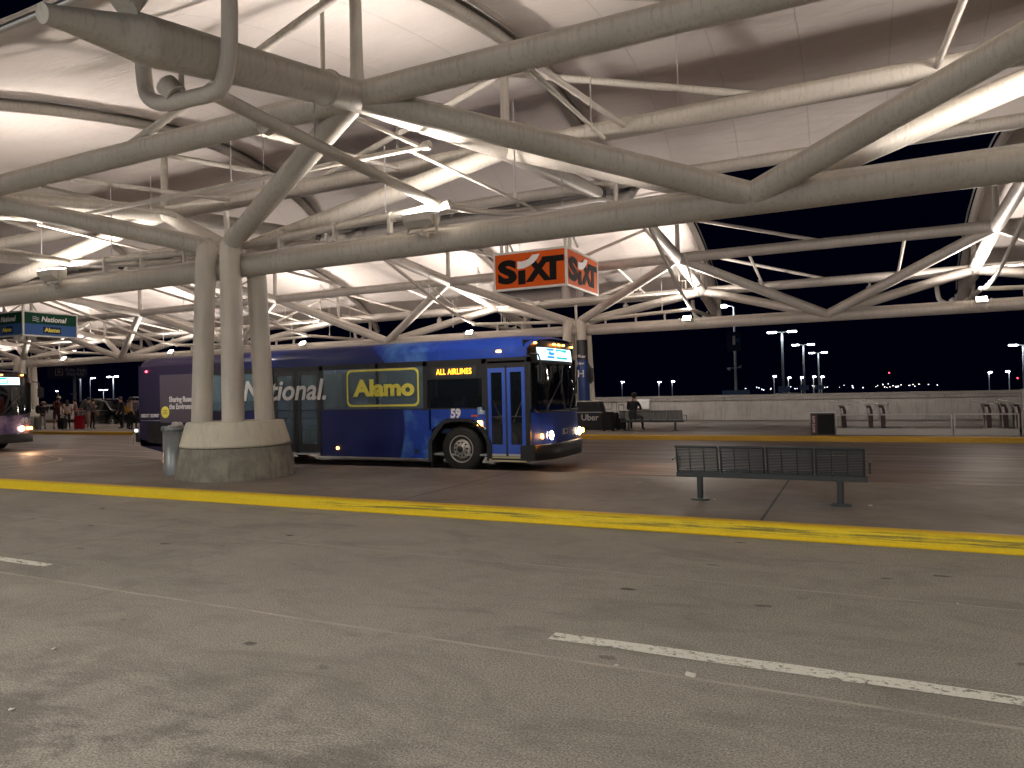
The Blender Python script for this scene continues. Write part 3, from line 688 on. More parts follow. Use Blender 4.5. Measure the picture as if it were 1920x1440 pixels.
    for x0, x1, mm in ((-9.63, -8.15, FILM), (-8.07, -7.22, FILM), (-5.56, -4.05, FILM), (-3.99, -2.80, FILM)):
        MB().box((x0, .008, 1.35), (x1, .014, 2.26), mm).build('window', root)
        MB().box((x0, Wd-.014, 1.35), (x1, Wd-.008, 2.26), GLASS).build('window', root)
    MB().box((-2.70, .008, 1.35), (-1.36, .014, 1.96), GLASS).build('window', root)
    MB().box((-2.8, Wd-.014, 1.35), (-.33, Wd-.008, 2.26), GLASS).build('window', root)
    # side led sign
    s = MB().box((-2.58, -.012, 1.99), (-1.48, -.002, 2.23), DARKG).build('side_sign', root)
    text('led_text', 'ALL AIRLINES', .17, face_south(-2.02, -.016, 2.115), E_LED, s, .002, 0, .002, fit=.86, space=1.12)
    # doors: front and rear pair of leaves
    def door(xc, w, z0, z1, mm, low):
        b = MB(); f = .075; x0, x1 = xc-w/2, xc+w/2
        b.box((x0, -.005, z0), (x0+f, .045, z1), mm); b.box((x1-f, -.005, z0), (x1, .045, z1), mm)
        b.box((x0+f, -.005, z1-.09), (x1-f, .045, z1), mm); b.box((x0+f, -.005, z0), (x1-f, .045, z0+.19), mm)
        b.box((x0+f, -.002, low), (x1-f, .03, low+.018), DARKG)
        d = b.build('door', root)
        MB().box((x0+f, .012, z0+.19), (x1-f, .018, z1-.09), GLASS if mm is BLUEF else FILM).build('door_glass', d)
        if mm is BLUEF:
            s_ = 1 if xc < -.7 else -1
            MB().tube([(xc-s_*.12, .05, 1.5), (xc+s_*.1, .05, 1.05)], .014, ALU, 6).build('door_handle', d)
            MB().box((x0+.01, -.008, z0-.045), (x1-.01, .05, z0), ALU).build('door_edge', d)
    for xc in (-1.02, -.58): door(xc, .40, .40, 2.16, BLUEF, 1.15)
    for xc in (-6.74, -6.00): door(xc, .64, .36, 2.26, DARKG, 1.15)
    b = MB(); b.box((-1.27, -.01, .25), (-1.22, .05, 2.3), BLACK); b.box((-.82, -.006, .36), (-.78, .05, 2.2), BLACK); b.box((-.37, -.01, .25), (-.33, .05, 2.3), BLACK)
    b.box((-1.22, -.006, 2.16), (-.37, .05, 2.3), BLACK); b.build('door_frame', root); b = MB(); b.box((-7.08, -.003, 2.27), (-5.67, .04, 2.3), BLACK); b.box((-7.12, -.004, .27), (-7.08, .05, 2.3), BLACK); b.box((-6.40, -.004, .3), (-6.34, .05, 2.26), BLACK); b.box((-5.67, -.004, .27), (-5.63, .05, 2.3), BLACK)
    b.build('door_frame', root)
    MB().box((-1.22, -.012, .24), (-.37, .08, .34), STEP).box((-1.16, -.016, .275), (-.43, -.011, .31), BLACK).build('door_step', root)
    MB().box((-7.08, -.008, .29), (-5.67, .05, .33), ALU).build('door_step', root)
    # interior
    b = MB(); b.box((-11.7, .06, .34), (-.35, Wd-.06, .38), INTER); b.box((-11.7, .06, 2.45), (-.5, Wd-.06, 2.47), INTER); b.box((-9.8, .1, .38), (-9.75, Wd-.1, 2.45), INTER)
    b.box((-.75, 1.0, .38), (-.35, 2.4, 1.15), BLACK); b.build('cabin', root)
    for x in (-2.4, -3.2, -4.0, -4.8, -7.7, -8.5, -9.2):
        for y in (.55, 1.95):
            b = MB(); b.bbox((x, y, .85), (.44, .86, .10), SEATB, None, .03); b.bbox((x-.22, y, 1.22), (.09, .86, .72), SEATB, (0, -.12, 0), .03); b.box((x-.15, y-.05, .38), (x+.05, y+.05, .82), DARKG); b.build('seat', root)
    b = MB(); b.bbox((-1.15, 1.75, 1.0), (.5, .5, .1), SEATB, None, .03); b.bbox((-1.42, 1.75, 1.45), (.1, .5, .9), SEATB, None, .03); b.build('driver_seat', root)
    b = MB(); a = [(-.72+.06*math.cos(t)*0-.10*math.sin(t), 1.75+.22*math.cos(t), 1.25+.2*math.sin(t)) for t in [i*math.pi/10 for i in range(20)]]; b.tube(a, .014, BLACK, 6, closed=True); b.build('steering_wheel', root)
    for y in (.42, Wd-.42):
        MB().box((-9.6, y-.05, 2.42), (-2.8, y+.05, 2.445), E_IN).build('ceiling_light', root)
    b = MB()
    for x in (-2.9, -5.6, -7.1): b.tube([(x, .5, .4), (x, .5, 2.4)], .016, CHROME, 8)
    b.build('grab_pole', root)
    # lettering
    text('lettering', 'National.', .68, face_south(-6.78, -.012, 1.80), TXTW, root, .014, .22, .003, fit=2.62)
    text('lettering', 'Alamo', .50, face_south(-3.83, -.012, 1.80), TXTY, root, .022, 0, .003, fit=1.66)
    b = MB(); y = -.010; r = .12; cx0, cx1, z0, z1 = -4.86, -2.90, 1.40, 2.24; pts = []
    for cx, cz, a0 in ((cx1-r, z1-r, 0), (cx0+r, z1-r, 90), (cx0+r, z0+r, 180), (cx1-r, z0+r, 270)):
        pts += [(cx+r*math.cos(R(a0+q*15)), cz+r*math.sin(R(a0+q*15))) for q in range(7)]
    cc = ((cx0+cx1)/2, (z0+z1)/2); k = len(pts)
    vs = [(x, y, z) for x, z in pts]+[(cc[0]+(x-cc[0])*(1-.045/1.0), y, cc[1]+(z-cc[1])*(1-.045/.42)) for x, z in pts]
    b.add(vs, [(i, (i+1) % k, k+(i+1) % k, k+i) for i in range(k)], TXTY); b.build('lettering_border', root)
    text('lettering', number, .26, face_south(-2.0, -.006, 1.225), TXTW, root, .012, 0, .003, .95)
    p = MB().box((-11.1, -.008, 1.05), (-9.76, -.001, 2.32), PANEL).build('side_panel', root)
    for tx, z in (('Sharing Buses for', 1.66), ('the Environment', 1.47)):
        text('lettering', tx, .20, face_south(-10.74, -.012, z), TXTW, root, .005, 0, .002, .80, 'LEFT')
    b = MB().lathe([(.155, -.012), (.155, -.009)], (-10.9, 0, 1.33), TXTY, 28, 'Y').build('round_sticker', root)
    for q in (.045, 0, -.045): MB().box((-10.98, -.0145, 1.325+q), (-10.82, -.0125, 1.338+q), PANEL).build('sticker_line', b)
    text('lettering', 'USDOT 2029087', .125, face_south(-11.86, -.006, 1.235), TXTW, root, .002, 0, .002, .8, 'LEFT')
    if number == '49': text('lettering', number, .26, face_east(.0, 2.18, 1.03), TXTW, root, .012)
    MB().box((-11.88, -.006, 1.10), (-10.0, -.001, 1.115), ALU).build('trim_strip', root)
    b = MB(); b.box((-11.6, -.006, .5), (-10.85, -.001, 1.06), BLACK)
    for q in range(11): b.box((-11.58, -.014, .53+q*.047), (-10.87, -.007, .545+q*.047), DARKG)
    b.build('engine_grille', root)
    MB().bbox((-11.62, -.012, 2.43), (.07, .03, .05), E_RED, bev=.01).build('marker_lamp', root)
    MB().bbox((-5.15, -.012, .46), (.07, .03, .06), E_AMB, bev=.01).build('marker_lamp', root)
    MB().bbox((-1.42, -.015, 1.02), (.13, .035, .11), E_AMB, bev=.012).build('turn_signal', root)
    MB().box((-1.62, -.006, 1.165), (-1.46, -.001, 1.20), mat('reflector_amber', (.5, .1, .02), .3)).build('reflector', root)
    b = MB(); b.bbox((-1.35, -.006, .90), (.10, .006, .12), WHITE, (0, .6, 0)); b.bbox((-1.35, -.011, .90), (.05, .006, .06), TEXT_DARK, (0, .6, 0)); b.build('warning_sticker', root)
    b = MB(); b.box((-1.47, -.006, 1.21), (-1.30, -.001, 1.36), mat('access_sticker_blue', (.2, .3, .45), .4))
    b.lathe([(.035, -.010), (.026, -.010)], (-1.385, 0, 1.265), WHITE, 16, 'Y', cap=False); b.box((-1.395, -.011, 1.27), (-1.38, -.007, 1.33), WHITE); b.build('access_sticker', root)
    MB().lathe([(.05, -.008), (.05, -.001)], (-3.0, 0, .42), DARKG, 20, 'Y').build('fuel_cap', root)
    # underside and tail
    b = MB(); b.box((-11.2, .3, .3), (-.5, Wd-.3, .36), BLACK); b.prism([(-11.95, .62), (-11.9, .42), (-11.0, .26), (-9.2, .26), (-9.2, .42), (-11.0, .45)], .0, Wd, wrap); b.build('underbody', root)
    b = MB(); b.box((-12.12, .0, .52), (-11.95, Wd, .80), BLACK); b.build('rear_bumper', root, bevel=.03)
    MB().tube([(-12.1, .02, .8), (-12.2, .0, .7), (-12.22, .0, .45)], .015, ALU, 8).build('tow_handle', root)
    MB().bbox((-12.1, .02, .84), (.04, .05, .06), E_IN).build('corner_lamp', root)
    for z in (.95, 1.2, 2.5): MB().bbox((-11.965, .12, z), (.03, .12, .12), E_RED, bev=.01).build('tail_lamp', root)
    return root
bus((-5.60, 13.0, 0), WRAP, 'long blue shuttle bus with white and yellow lettering standing behind the near columns', '59', 'shuttle buses at the far kerb')
bus((-26.55, 13.0, 0), WRAP2, 'shuttle bus with violet light painted in, cut by the left edge, only its nose showing', '49', 'shuttle buses at the far kerb')
# light thrown by the lit headlights of both buses
for hx in (-5.35, -26.3):
    for y in (13.46, 15.04): spot('headlight_beam', (hx, y, .755), (hx+6, y, -.1), 34, (1, .55, .3), 70, .7, .05)

# ================================================================= SIGN BOXES
OR = mat('sign_orange', (.62, .095, .010), .7, spec=.15); GRN = mat('sign_green', (.008, .055, .03), .7, spec=.15); BLU = mat('sign_blue', (.05, .12, .32), .7, spec=.15); NAVY = mat('sign_navy', (.012, .018, .07), .6, spec=.2)
MIR = mat('mirror_panel', (.5, .5, .6), .1, 1.)
FRM = mat('sign_frame', (.62, .60, .56), .45)
def signbox(corner, w, d, z0, z1, label, kind):
    x1, y0 = corner; r = empty('sign_box', (x1-w/2, y0+d/2, z0), label, 'sign', 'box signs hung from the far canopy')
    X0, X1, Y0, Y1, H = -w/2, w/2, -d/2, d/2, z1-z0; t = .07
    b = MB()
    for x in (X0, X1-t):
        for y in (Y0, Y1-t): b.box((x, y, 0), (x+t, y+t, H), FRM)
    for z in (0, H-t):
        b.box((X0+t, Y0, z), (X1-t, Y0+t, z+t), FRM); b.box((X0+t, Y1-t, z), (X1-t, Y1, z+t), FRM)
        b.box((X0, Y0+t, z), (X0+t, Y1-t, z+t), FRM); b.box((X1-t, Y0+t, z), (X1, Y1-t, z+t), FRM)
    b.build('frame', r)
    MB().box((X0+t, Y0+t, .004), (X1-t, Y1-t, .02), MIR).build('mirror_underside', r)
    MB().box((X0+t, Y0+t, H-.03), (X1-t, Y1-t, H-.02), FRM).build('lid', r)
    faces = [('S', w), ('E', d), ('N', w), ('Wt', d)]
    for nm, wd in faces:
        if nm == 'S': box = lambda a0, a1, z_0, z_1, m, q: MB().box((a0, Y0+.02-q, z_0), (a1, Y0+.03-q, z_1), m); M = lambda u, z, q: face_south(u, Y0+.02-q, z)
        elif nm == 'E': box = lambda a0, a1, z_0, z_1, m, q: MB().box((X1-.03+q, a0, z_0), (X1-.02+q, a1, z_1), m); M = lambda u, z, q: face_east(X1-.02+q, u, z)
        elif nm == 'N': box = lambda a0, a1, z_0, z_1, m, q: MB().box((a0, Y1-.03, z_0), (a1, Y1-.02, z_1), m); M = None
        else: box = lambda a0, a1, z_0, z_1, m, q: MB().box((X0+.02, a0, z_0), (X0+.03, a1, z_1), m); M = None
        h = wd/2-t
        if kind == 'orange':
            p = box(-h, h, t, H-t, OR, 0).build('face_panel', r)
            if M:
                s = wd/2.62
                for ch, u, wf in (('S', -.80, .70), ('X', .32, .92), ('T', .83, .76)):
                    text('logo_letter', ch, .98, M(u*s, .575, .012+(.003 if ch == 'T' else 0)), TEXT_DARK, p, .055, 0, .003, fit=wf*s)
                q = MB()
                q.add([M(-.27*s, 0, .012) @ Vector(v) for v in ((-.13*s, .17, .003), (.13*s, .17, .003), (.13*s, .64, .003), (-.13*s, .62, .003))], [(0, 1, 2, 3)], TEXT_DARK); q.build('logo_letter', p)
                q = MB(); pts = [(-.42, .93), (-.28, .915), (-.12, .94), (.02, 1.0), (.12, 1.10), (.38, 1.11), (.30, .97), (.17, .845), (.02, .755), (-.18, .69), (-.42, .68)]     # white swoosh over the i
                q.add([M(0, 0, .016) @ Vector((x*s, y, .004)) for x, y in pts], [tuple(range(len(pts)))], TXTW); q.build('logo_swoosh', p)
        else:
            p = box(-h, h, t, H-t, BLU, 0).build('face_panel', r)
            box(-h, h, H*.50, H-t, GRN, .003).build('upper_panel', p)
            if M:
                s = wd/2.6
                text('logo_text', 'National', .34, M(.12*s, H*.70, .016), TXTW, p, .008, .22, .003, s)
                for q_ in range(3):
                    q = MB(); pp = [M(0, 0, .016) @ Vector(((-.86+i*.05)*s, H*.70-.10+q_*.085+.03*math.sin(i*.9), .003)) for i in range(7)]; q.tube(pp, .013, TXTW, 6); q.build('logo_wave', p)
                text('logo_text', 'Alamo', .27, M(.05*s, H*.28, .026), TXTY, box(-.42*s+.05, .42*s+.05, H*.28-.17, H*.28+.16, NAVY, .008).build('logo_plate', p), .012, 0, .003, s)
    b = MB()
    for x in (X0+.3, X1-.05): 
        for y in (Y0+.05, Y0+.45): b.box((x-.045, y-.045, H), (x+.045, y+.045, H+.9), FRM)
        b.tube([(x, Y0+.1, H+.85), (x+.25, Y0+.5, H)], .035, FRM, 6)
    b.build('hanger', r)
    return r
signbox((-8.1, 21.0), 2.62, 3.05, 5.0, 6.27, 'orange sign box with black letters and white swoosh, above the front of the bus', 'orange')
signbox((-35.0, 20.0), 2.6, 2.62, 4.82, 6.02, 'green and blue sign box with white and yellow lettering, hanging at the left edge', 'green')

# ================================================================= BENCHES
GRNM = mat('bench_green_metal', (.052, .064, .072), .38, coat=.2)
def bench(loc, label, rz=0):
    r = empty('bench', loc, label, 'bench', 'four-seat metal benches', rz)
    MB().box((-1.17, -.03, .37), (1.17, .05, .455), GRNM).build('beam', r, bevel=.01)
    for i in range(4):
        x0, x1 = -1.155+i*.58, -1.155+i*.58+.56
        f = MB(); k = [(-.16, .90), (-.135, .905), (-.11, .88), (-.04, .50), (.02, .45), (.12, .43), (.46, .45), (.50, .43)]
        for x in (x0+.012, x1-.012): f.tube([(x, y, z-.02) for y, z in k], .014, GRNM, 8)
        f.tube([(x0, -.145, .885), (x1, -.145, .885)], .019, GRNM, 8); f.tube([(x0, -.02, .47), (x1, -.02, .47)], .014, GRNM, 8); f.tube([(x0, .48, .43), (x1, .48, .43)], .014, GRNM, 8)
        for q in (.33, .66): f.tube([(x0+(x1-x0)*q, y-.004, z-.02) for y, z in k], .008, GRNM, 6)
        s = f.build('seat_frame', r)
        b = MB()
        for j in range(15):
            t = (j+.5)/15; b.tube([(x0+.01, -.12+.085*t, .87-.37*t), (x1-.01, -.12+.085*t, .87-.37*t)], .0105, GRNM, 6)
        b.build('backrest', r)
        b = MB()
        for j in range(15):
            t = (j+.5)/15; b.tube([(x0+.01, .03+.44*t, .425), (x1-.01, .03+.44*t, .425)], .0085, GRNM, 6)
        b.build('seat', r)
    for x in (-1.2, 1.2):
        MB().tube([(x, -.1, .66), (x, .1, .68), (x, .34, .66), (x, .36, .6), (x, .33, .45)], .014, GRNM, 8).build('armrest', r)
    for ch in list(r.children): ch.scale = (1, 1, .82)
    for x in (-.86, .86):
        l = MB().tube([(x, .01, .0), (x, .01, .32)], .042, GRNM, 16); l.build('leg', r)
        MB().lathe([(.13, .0), (.13, .012), (.11, .02)], (x, .01, 0), GRNM, 16).build('foot_plate', r)
    return r
bench((-1.05, 9.74, .151), 'dark green slatted metal bench standing on the near island at the right')
bench((-6.67, 25.45, .151), 'dark metal bench on the far platform, with the seated person')

# ================================================================= TRASH CAN
GALV = mat('galvanised_grey', (.30, .33, .34), .4, .5)
r = empty('trash_can', (-12.42, 9.98, .15), 'grey metal trash can half hidden behind the concrete plinth of the near columns', 'trash can')
b = MB().lathe([(.205, 0), (.205, .02), (.215, .93), (.20, .93), (.19, .3)], (0, 0, 0), GALV, 28, cap=False)
b.build('barrel', r)
b = MB().lathe([(.222, .88), (.236, .89), (.236, .965), (.222, .975), (.21, .965)], (0, 0, 0), GALV, 28, cap=False)
for a in range(14): t = a*math.pi/7; b.bbox((.238*math.cos(t), .238*math.sin(t), .925), (.012, .05, .07), GALV, (0, 0, t), .004)
b.build('rim_band', r)
b = MB()
for i in range(16):
    a, q = random.uniform(0, 6.28), random.uniform(0, .15); b.bbox((q*math.cos(a), q*math.sin(a), .93+random.uniform(0, .09)), (.10, .08, .05), WHITE, (random.random(), random.random(), random.random()), .02)
tag(b.build('litter', None, (-12.42, 9.98, .15)), 'crumpled white litter heaped at the top of the grey trash can', 'litter')
LIT = mat('paper_scrap', (.7, .68, .62), .8)
for i, (px, py) in enumerate(((1295, 1268), (1156, 1249), (101, 1218), (508, 1153), (22, 1332), (1796, 1133), (1632, 949), (1340, 937), (1200, 905))):
    g = at(px, py, 1); d = g-Vector((0, 0, CAMH)); zg = .15 if py < 960 else 0; p = Vector((0, 0, CAMH))+d*((zg-CAMH)/d.z)
    m = MB(); s = (.038, .016, .02, .014, .018, .012, .03, .025, .03)[i]
    m.bbox((0, 0, s*.15), (s*1.6, s*1.1, s*.25), LIT, (.12, .1, 0), s*.1); m.bbox((s*.3, s*.2, s*.3), (s*.9, s*.8, s*.2), LIT, (-.3, .25, .6), s*.08); o = m.build('paper_scrap', None, (p.x, p.y, zg+.004)); o.rotation_euler = (0, 0, i)
    tag(o, ('largest pale scrap on the near road, below the dashed line', 'tiny white scrap left of the largest one', 'white scrap near the left edge of the near road', 'tiny white scrap on the pale joint of the road', 'white scrap at the bottom left corner', 'tiny scrap on the near road at the far right', 'pale scrap on the island right of the green bench', 'pale scrap under the left leg of the green bench', 'pale scrap on the island left of the green bench')[i], 'litter', 'scraps of litter on the ground')

# ================================================================= FAR PLATFORM: kiosk, wraps, carts
r = empty('advert_box', (-9.15, 26.1, .15), 'black slanted display box with white lettering beside the nose of the bus', 'display box')
b = MB().prism([(-.55, 0), (.48, 0), (.48, .68), (.36, 1.08), (-.55, 1.08)], -.25, .25, DARKG); b.build('cabinet', r, bevel=.01)
MB().box((-.56, -.262, .66), (.485, -.254, .69), ALU).build('trim', r)
text('lettering', 'Uber', .34, face_south(-.02, -.262, .47), TXTW, r, .004)
# wraps on the near legs of the second far column group
for sx, hh in ((-1, 3.72), (1, 3.78)):
    x = XB+sx*.335; y = 28.5-.335
    q = MB().tube([(x+sx*.08, y-.07, 1.25), (x+sx*.03, y-.02, 2.95)], .235, NAVY if sx < 0 else mat('wrap_blue', (.012, .05, .22), .4), 24); o = q.build('column_wrap', canB); o.data.transform(Matrix.Translation((-XB, -28.5, 0)))
    q = MB().tube([(x+sx*.03, y-.02, 2.95), (x, y, hh)], .23, DARKG, 24); o = q.build('column_wrap', canB); o.data.transform(Matrix.Translation((-XB, -28.5, 0)))
    if sx > 0:
        for tx, z, s in (('Uber', 3.08, .2), ('Uber', 2.8, .14), ('H', 2.36, .42)):
            o = text('wrap_lettering', tx, s, face_south(x+.03, y-.26-(.03 if z < 3 else 0), z) @ Matrix.Rotation(.35, 4, 'Y'), TXTW, canB, .006, 0, .01); o.data.transform(Matrix.Translation((-XB, -28.5, 0)))
r = empty('utility_box', (-10.15, 37.25, 0), 'pale square utility box on the concrete wall behind the seated person', 'utility box')
MB().bbox((0, 0, .88), (.66, .2, .55), FRM, None, .015).build('box_body', r); MB().box((-.30, -.105, .65), (.30, -.101, 1.1), WHITE).build('box_door', r)

# luggage cart dispenser: display cabinet, glass rails, carts
r = empty('cart_dispenser', (-.9, 23.85, .15), 'dark cabinet with vertical white lettering at the end of the cart rails', 'dispenser')
MB().box((-.34, -.12, 0), (.34, .12, .66), DARKG).build('cabinet', r, bevel=.01)
MB().box((-.37, -.14, .66), (.36, .14, .69), ALU).build('lid', r)
MB().box((-.32, -.126, .03), (-.17, -.122, .62), mat('cabinet_red', (.11, .01, .012), .4)).build('side_stripe', r)
MB().box((-.14, -.126, .03), (.32, -.122, .62), mat('cabinet_screen', (.008, .009, .012), .15)).build('screen', r)
text('lettering', 'SMARTE CARTE', .10, face_south(-.245, -.129, .32) @ Matrix.Rotation(math.pi/2, 4, 'Z'), TXTW, r, .002, 0, .001, .72)
RAILM = mat('rail_metal', (.42, .40, .38), .35, .7); CLEAR = mat('glass_panel', (.2, .2, .2), .05, alpha=.10)
r = empty('cart_rail', (1.75, 23.85, .15), 'low glass and metal rail of the luggage cart dispenser on the far platform', 'rail')
for x0, x1 in ((-2.28, .76), (.80, 2.35), (2.40, 4.6)):
    MB().box((x0, -.02, .58), (x1, .02, .615), RAILM).build('handrail', r)
    MB().box((x0, -.03, .0), (x1, .03, .19), RAILM).build('kick_plate', r)
    MB().box((x0+.03, -.004, .19), (x1-.03, .004, .58), CLEAR).build('glass_panel', r)
    for x in (x0, x1-.03): MB().box((x, -.022, .0), (x+.03, .022, .6), RAILM).build('rail_post', r)
MB().box((-2.42, -.03, 0), (-2.36, .03, .58), mat('rail_red', (.2, .015, .02), .4)).build('red_post', r)
REDB = mat('cart_dark_red', (.05, .008, .010), .45)
def cart(x, label, rz):
    r = empty('luggage_cart', (x, 24.9, .15), label, 'luggage cart', 'luggage carts parked behind the rail', rz)
    MB().prism([(-.07, .16), (.06, .16), (.05, .70), (-.02, .88), (-.14, .86), (-.10, .6)], -.20, .20, REDB).build('back_panel', r, bevel=.02)
    MB().prism([(-.10, .78), (-.05, .78), (-.02, .60), (-.07, .60)], -.21, -.202, WHITE).build('panel_sticker', r)
    m = MB()
    for y in (-.22, .22): m.tube([(-.08, y, .1), (-.10, y, .7), (-.17, y, .90), (-.42, y*.9, .97)], .014, ALU, 8)
    m.tube([(-.42, -.2, .97), (-.42, .2, .97)], .018, ALU, 8); m.tube([(.12, -.2, .86), (.16, 0, .90), (.12, .2, .86)], .012, ALU, 8); m.tube([(-.12, -.22, .86), (.12, -.2, .86)], .012, ALU, 8); m.tube([(.14, -.2, .86), (.15, -.2, .68), (.08, -.2, .64)], .01, ALU, 8)
    m.build('handle_frame', r)
    MB().box((-.10, -.24, .12), (.85, .24, .15), ALU).build('deck', r)
    MB().box((-.11, -.245, .2), (-.075, -.2, .36), WHITE).build('label_plate', r)
    for px, y in ((-.05, -.2), (-.05, .2), (.8, 0)): MB().lathe([(.06, -.02), (.06, .02)], (px, y, .06), RUBBER, 16, 'Y').build('wheel', r)
for i, (px, lab) in enumerate(((1583, 'luggage cart nearest the dark dispenser cabinet'), (1633, 'luggage cart standing alone-left of the middle pair behind the glass rail'), (1656, 'right one of the middle pair of luggage carts'), (1853, 'leftmost luggage cart of the row at the right edge'), (1884, 'second luggage cart of the row at the right edge'), (1908, 'last luggage cart at the right edge, against the post'))):
    cart(at(px, 780, 24.9).x, lab, 0)
r = empty('rail_post_tall', (4.35, 24.6, .15), 'tall grey metal post at the right edge beside the carts', 'post')
MB().box((-.05, -.05, 0), (.05, .05, 1.25), RAILM).build('post_shaft', r, bevel=.005); MB().box((-.07, -.07, 1.25), (.07, .07, 1.28), RAILM).build('post_cap', r)

# ================================================================= LUGGAGE
def suitcase(loc, w, d, h, m, label, handle=.35, rz=0, hm=None, group='suitcases standing on the far platform'):
    r = empty('suitcase', loc, label, 'suitcase', group, rz)
    b = MB(); b.bbox((0, 0, .05+h/2), (w, d, h), m, None, min(w, d)*.16); b.build('shell', r)
    b = MB()
    for q in (-.3, -.1, .1, .3): b.box((q*w-.008, -d/2-.006, .1), (q*w+.008, -d/2+.004, h), m)
    b.build('ribs', r)
    b = MB(); hh = hm or ALU
    for x in (-w*.28, w*.28): b.tube([(x, d*.2, h), (x, d*.2, h+handle)], .011, hh, 8)
    b.tube([(-w*.28, d*.2, h+handle), (w*.28, d*.2, h+handle)], .016, hh, 8); b.build('pull_handle', r)
    for x in (-w*.38, w*.38):
        for y in (-d*.3, d*.3): MB().lathe([(.028, -.012), (.028, .012)], (x, y, .028), RUBBER, 12, 'Y').build('caster', r)
    return r
BLKB = mat('black_fabric', (.012, .012, .013), .8); REDL = mat('red_shell', (.45, .012, .03), .25, coat=.5); GREYL = mat('grey_shell', (.22, .22, .22), .4)
suitcase((-8.18, 25.1, .15), .46, .30, .66, BLKB, 'large black suitcase beside the black display box', .14)
suitcase((-7.85, 25.6, .15), .34, .26, .40, BLKB, 'smaller black suitcase with raised handle at the left end of the far bench', .55, hm=DARKG)
suitcase((-8.25, 26.0, .15), .34, .26, .60, BLKB, 'black suitcase behind the large one, only its raised handle showing', .45, hm=DARKG)
suitcase((-37.95, 24.55, .15), .50, .30, .72, REDL, 'bright red hard suitcase with pulled-out handle among the waiting people', .42, R(20), hm=mat('red_handle', (.7, .08, .1), .3))
suitcase((-39.05, 24.3, .15), .48, .30, .60, BLKB, 'black suitcase in front of the waiting people, left of the red one', .2)
suitcase((-41.2, 24.25, .15), .34, .26, .62, GREYL, 'pale grey suitcase beside the person in a striped hat', .1)

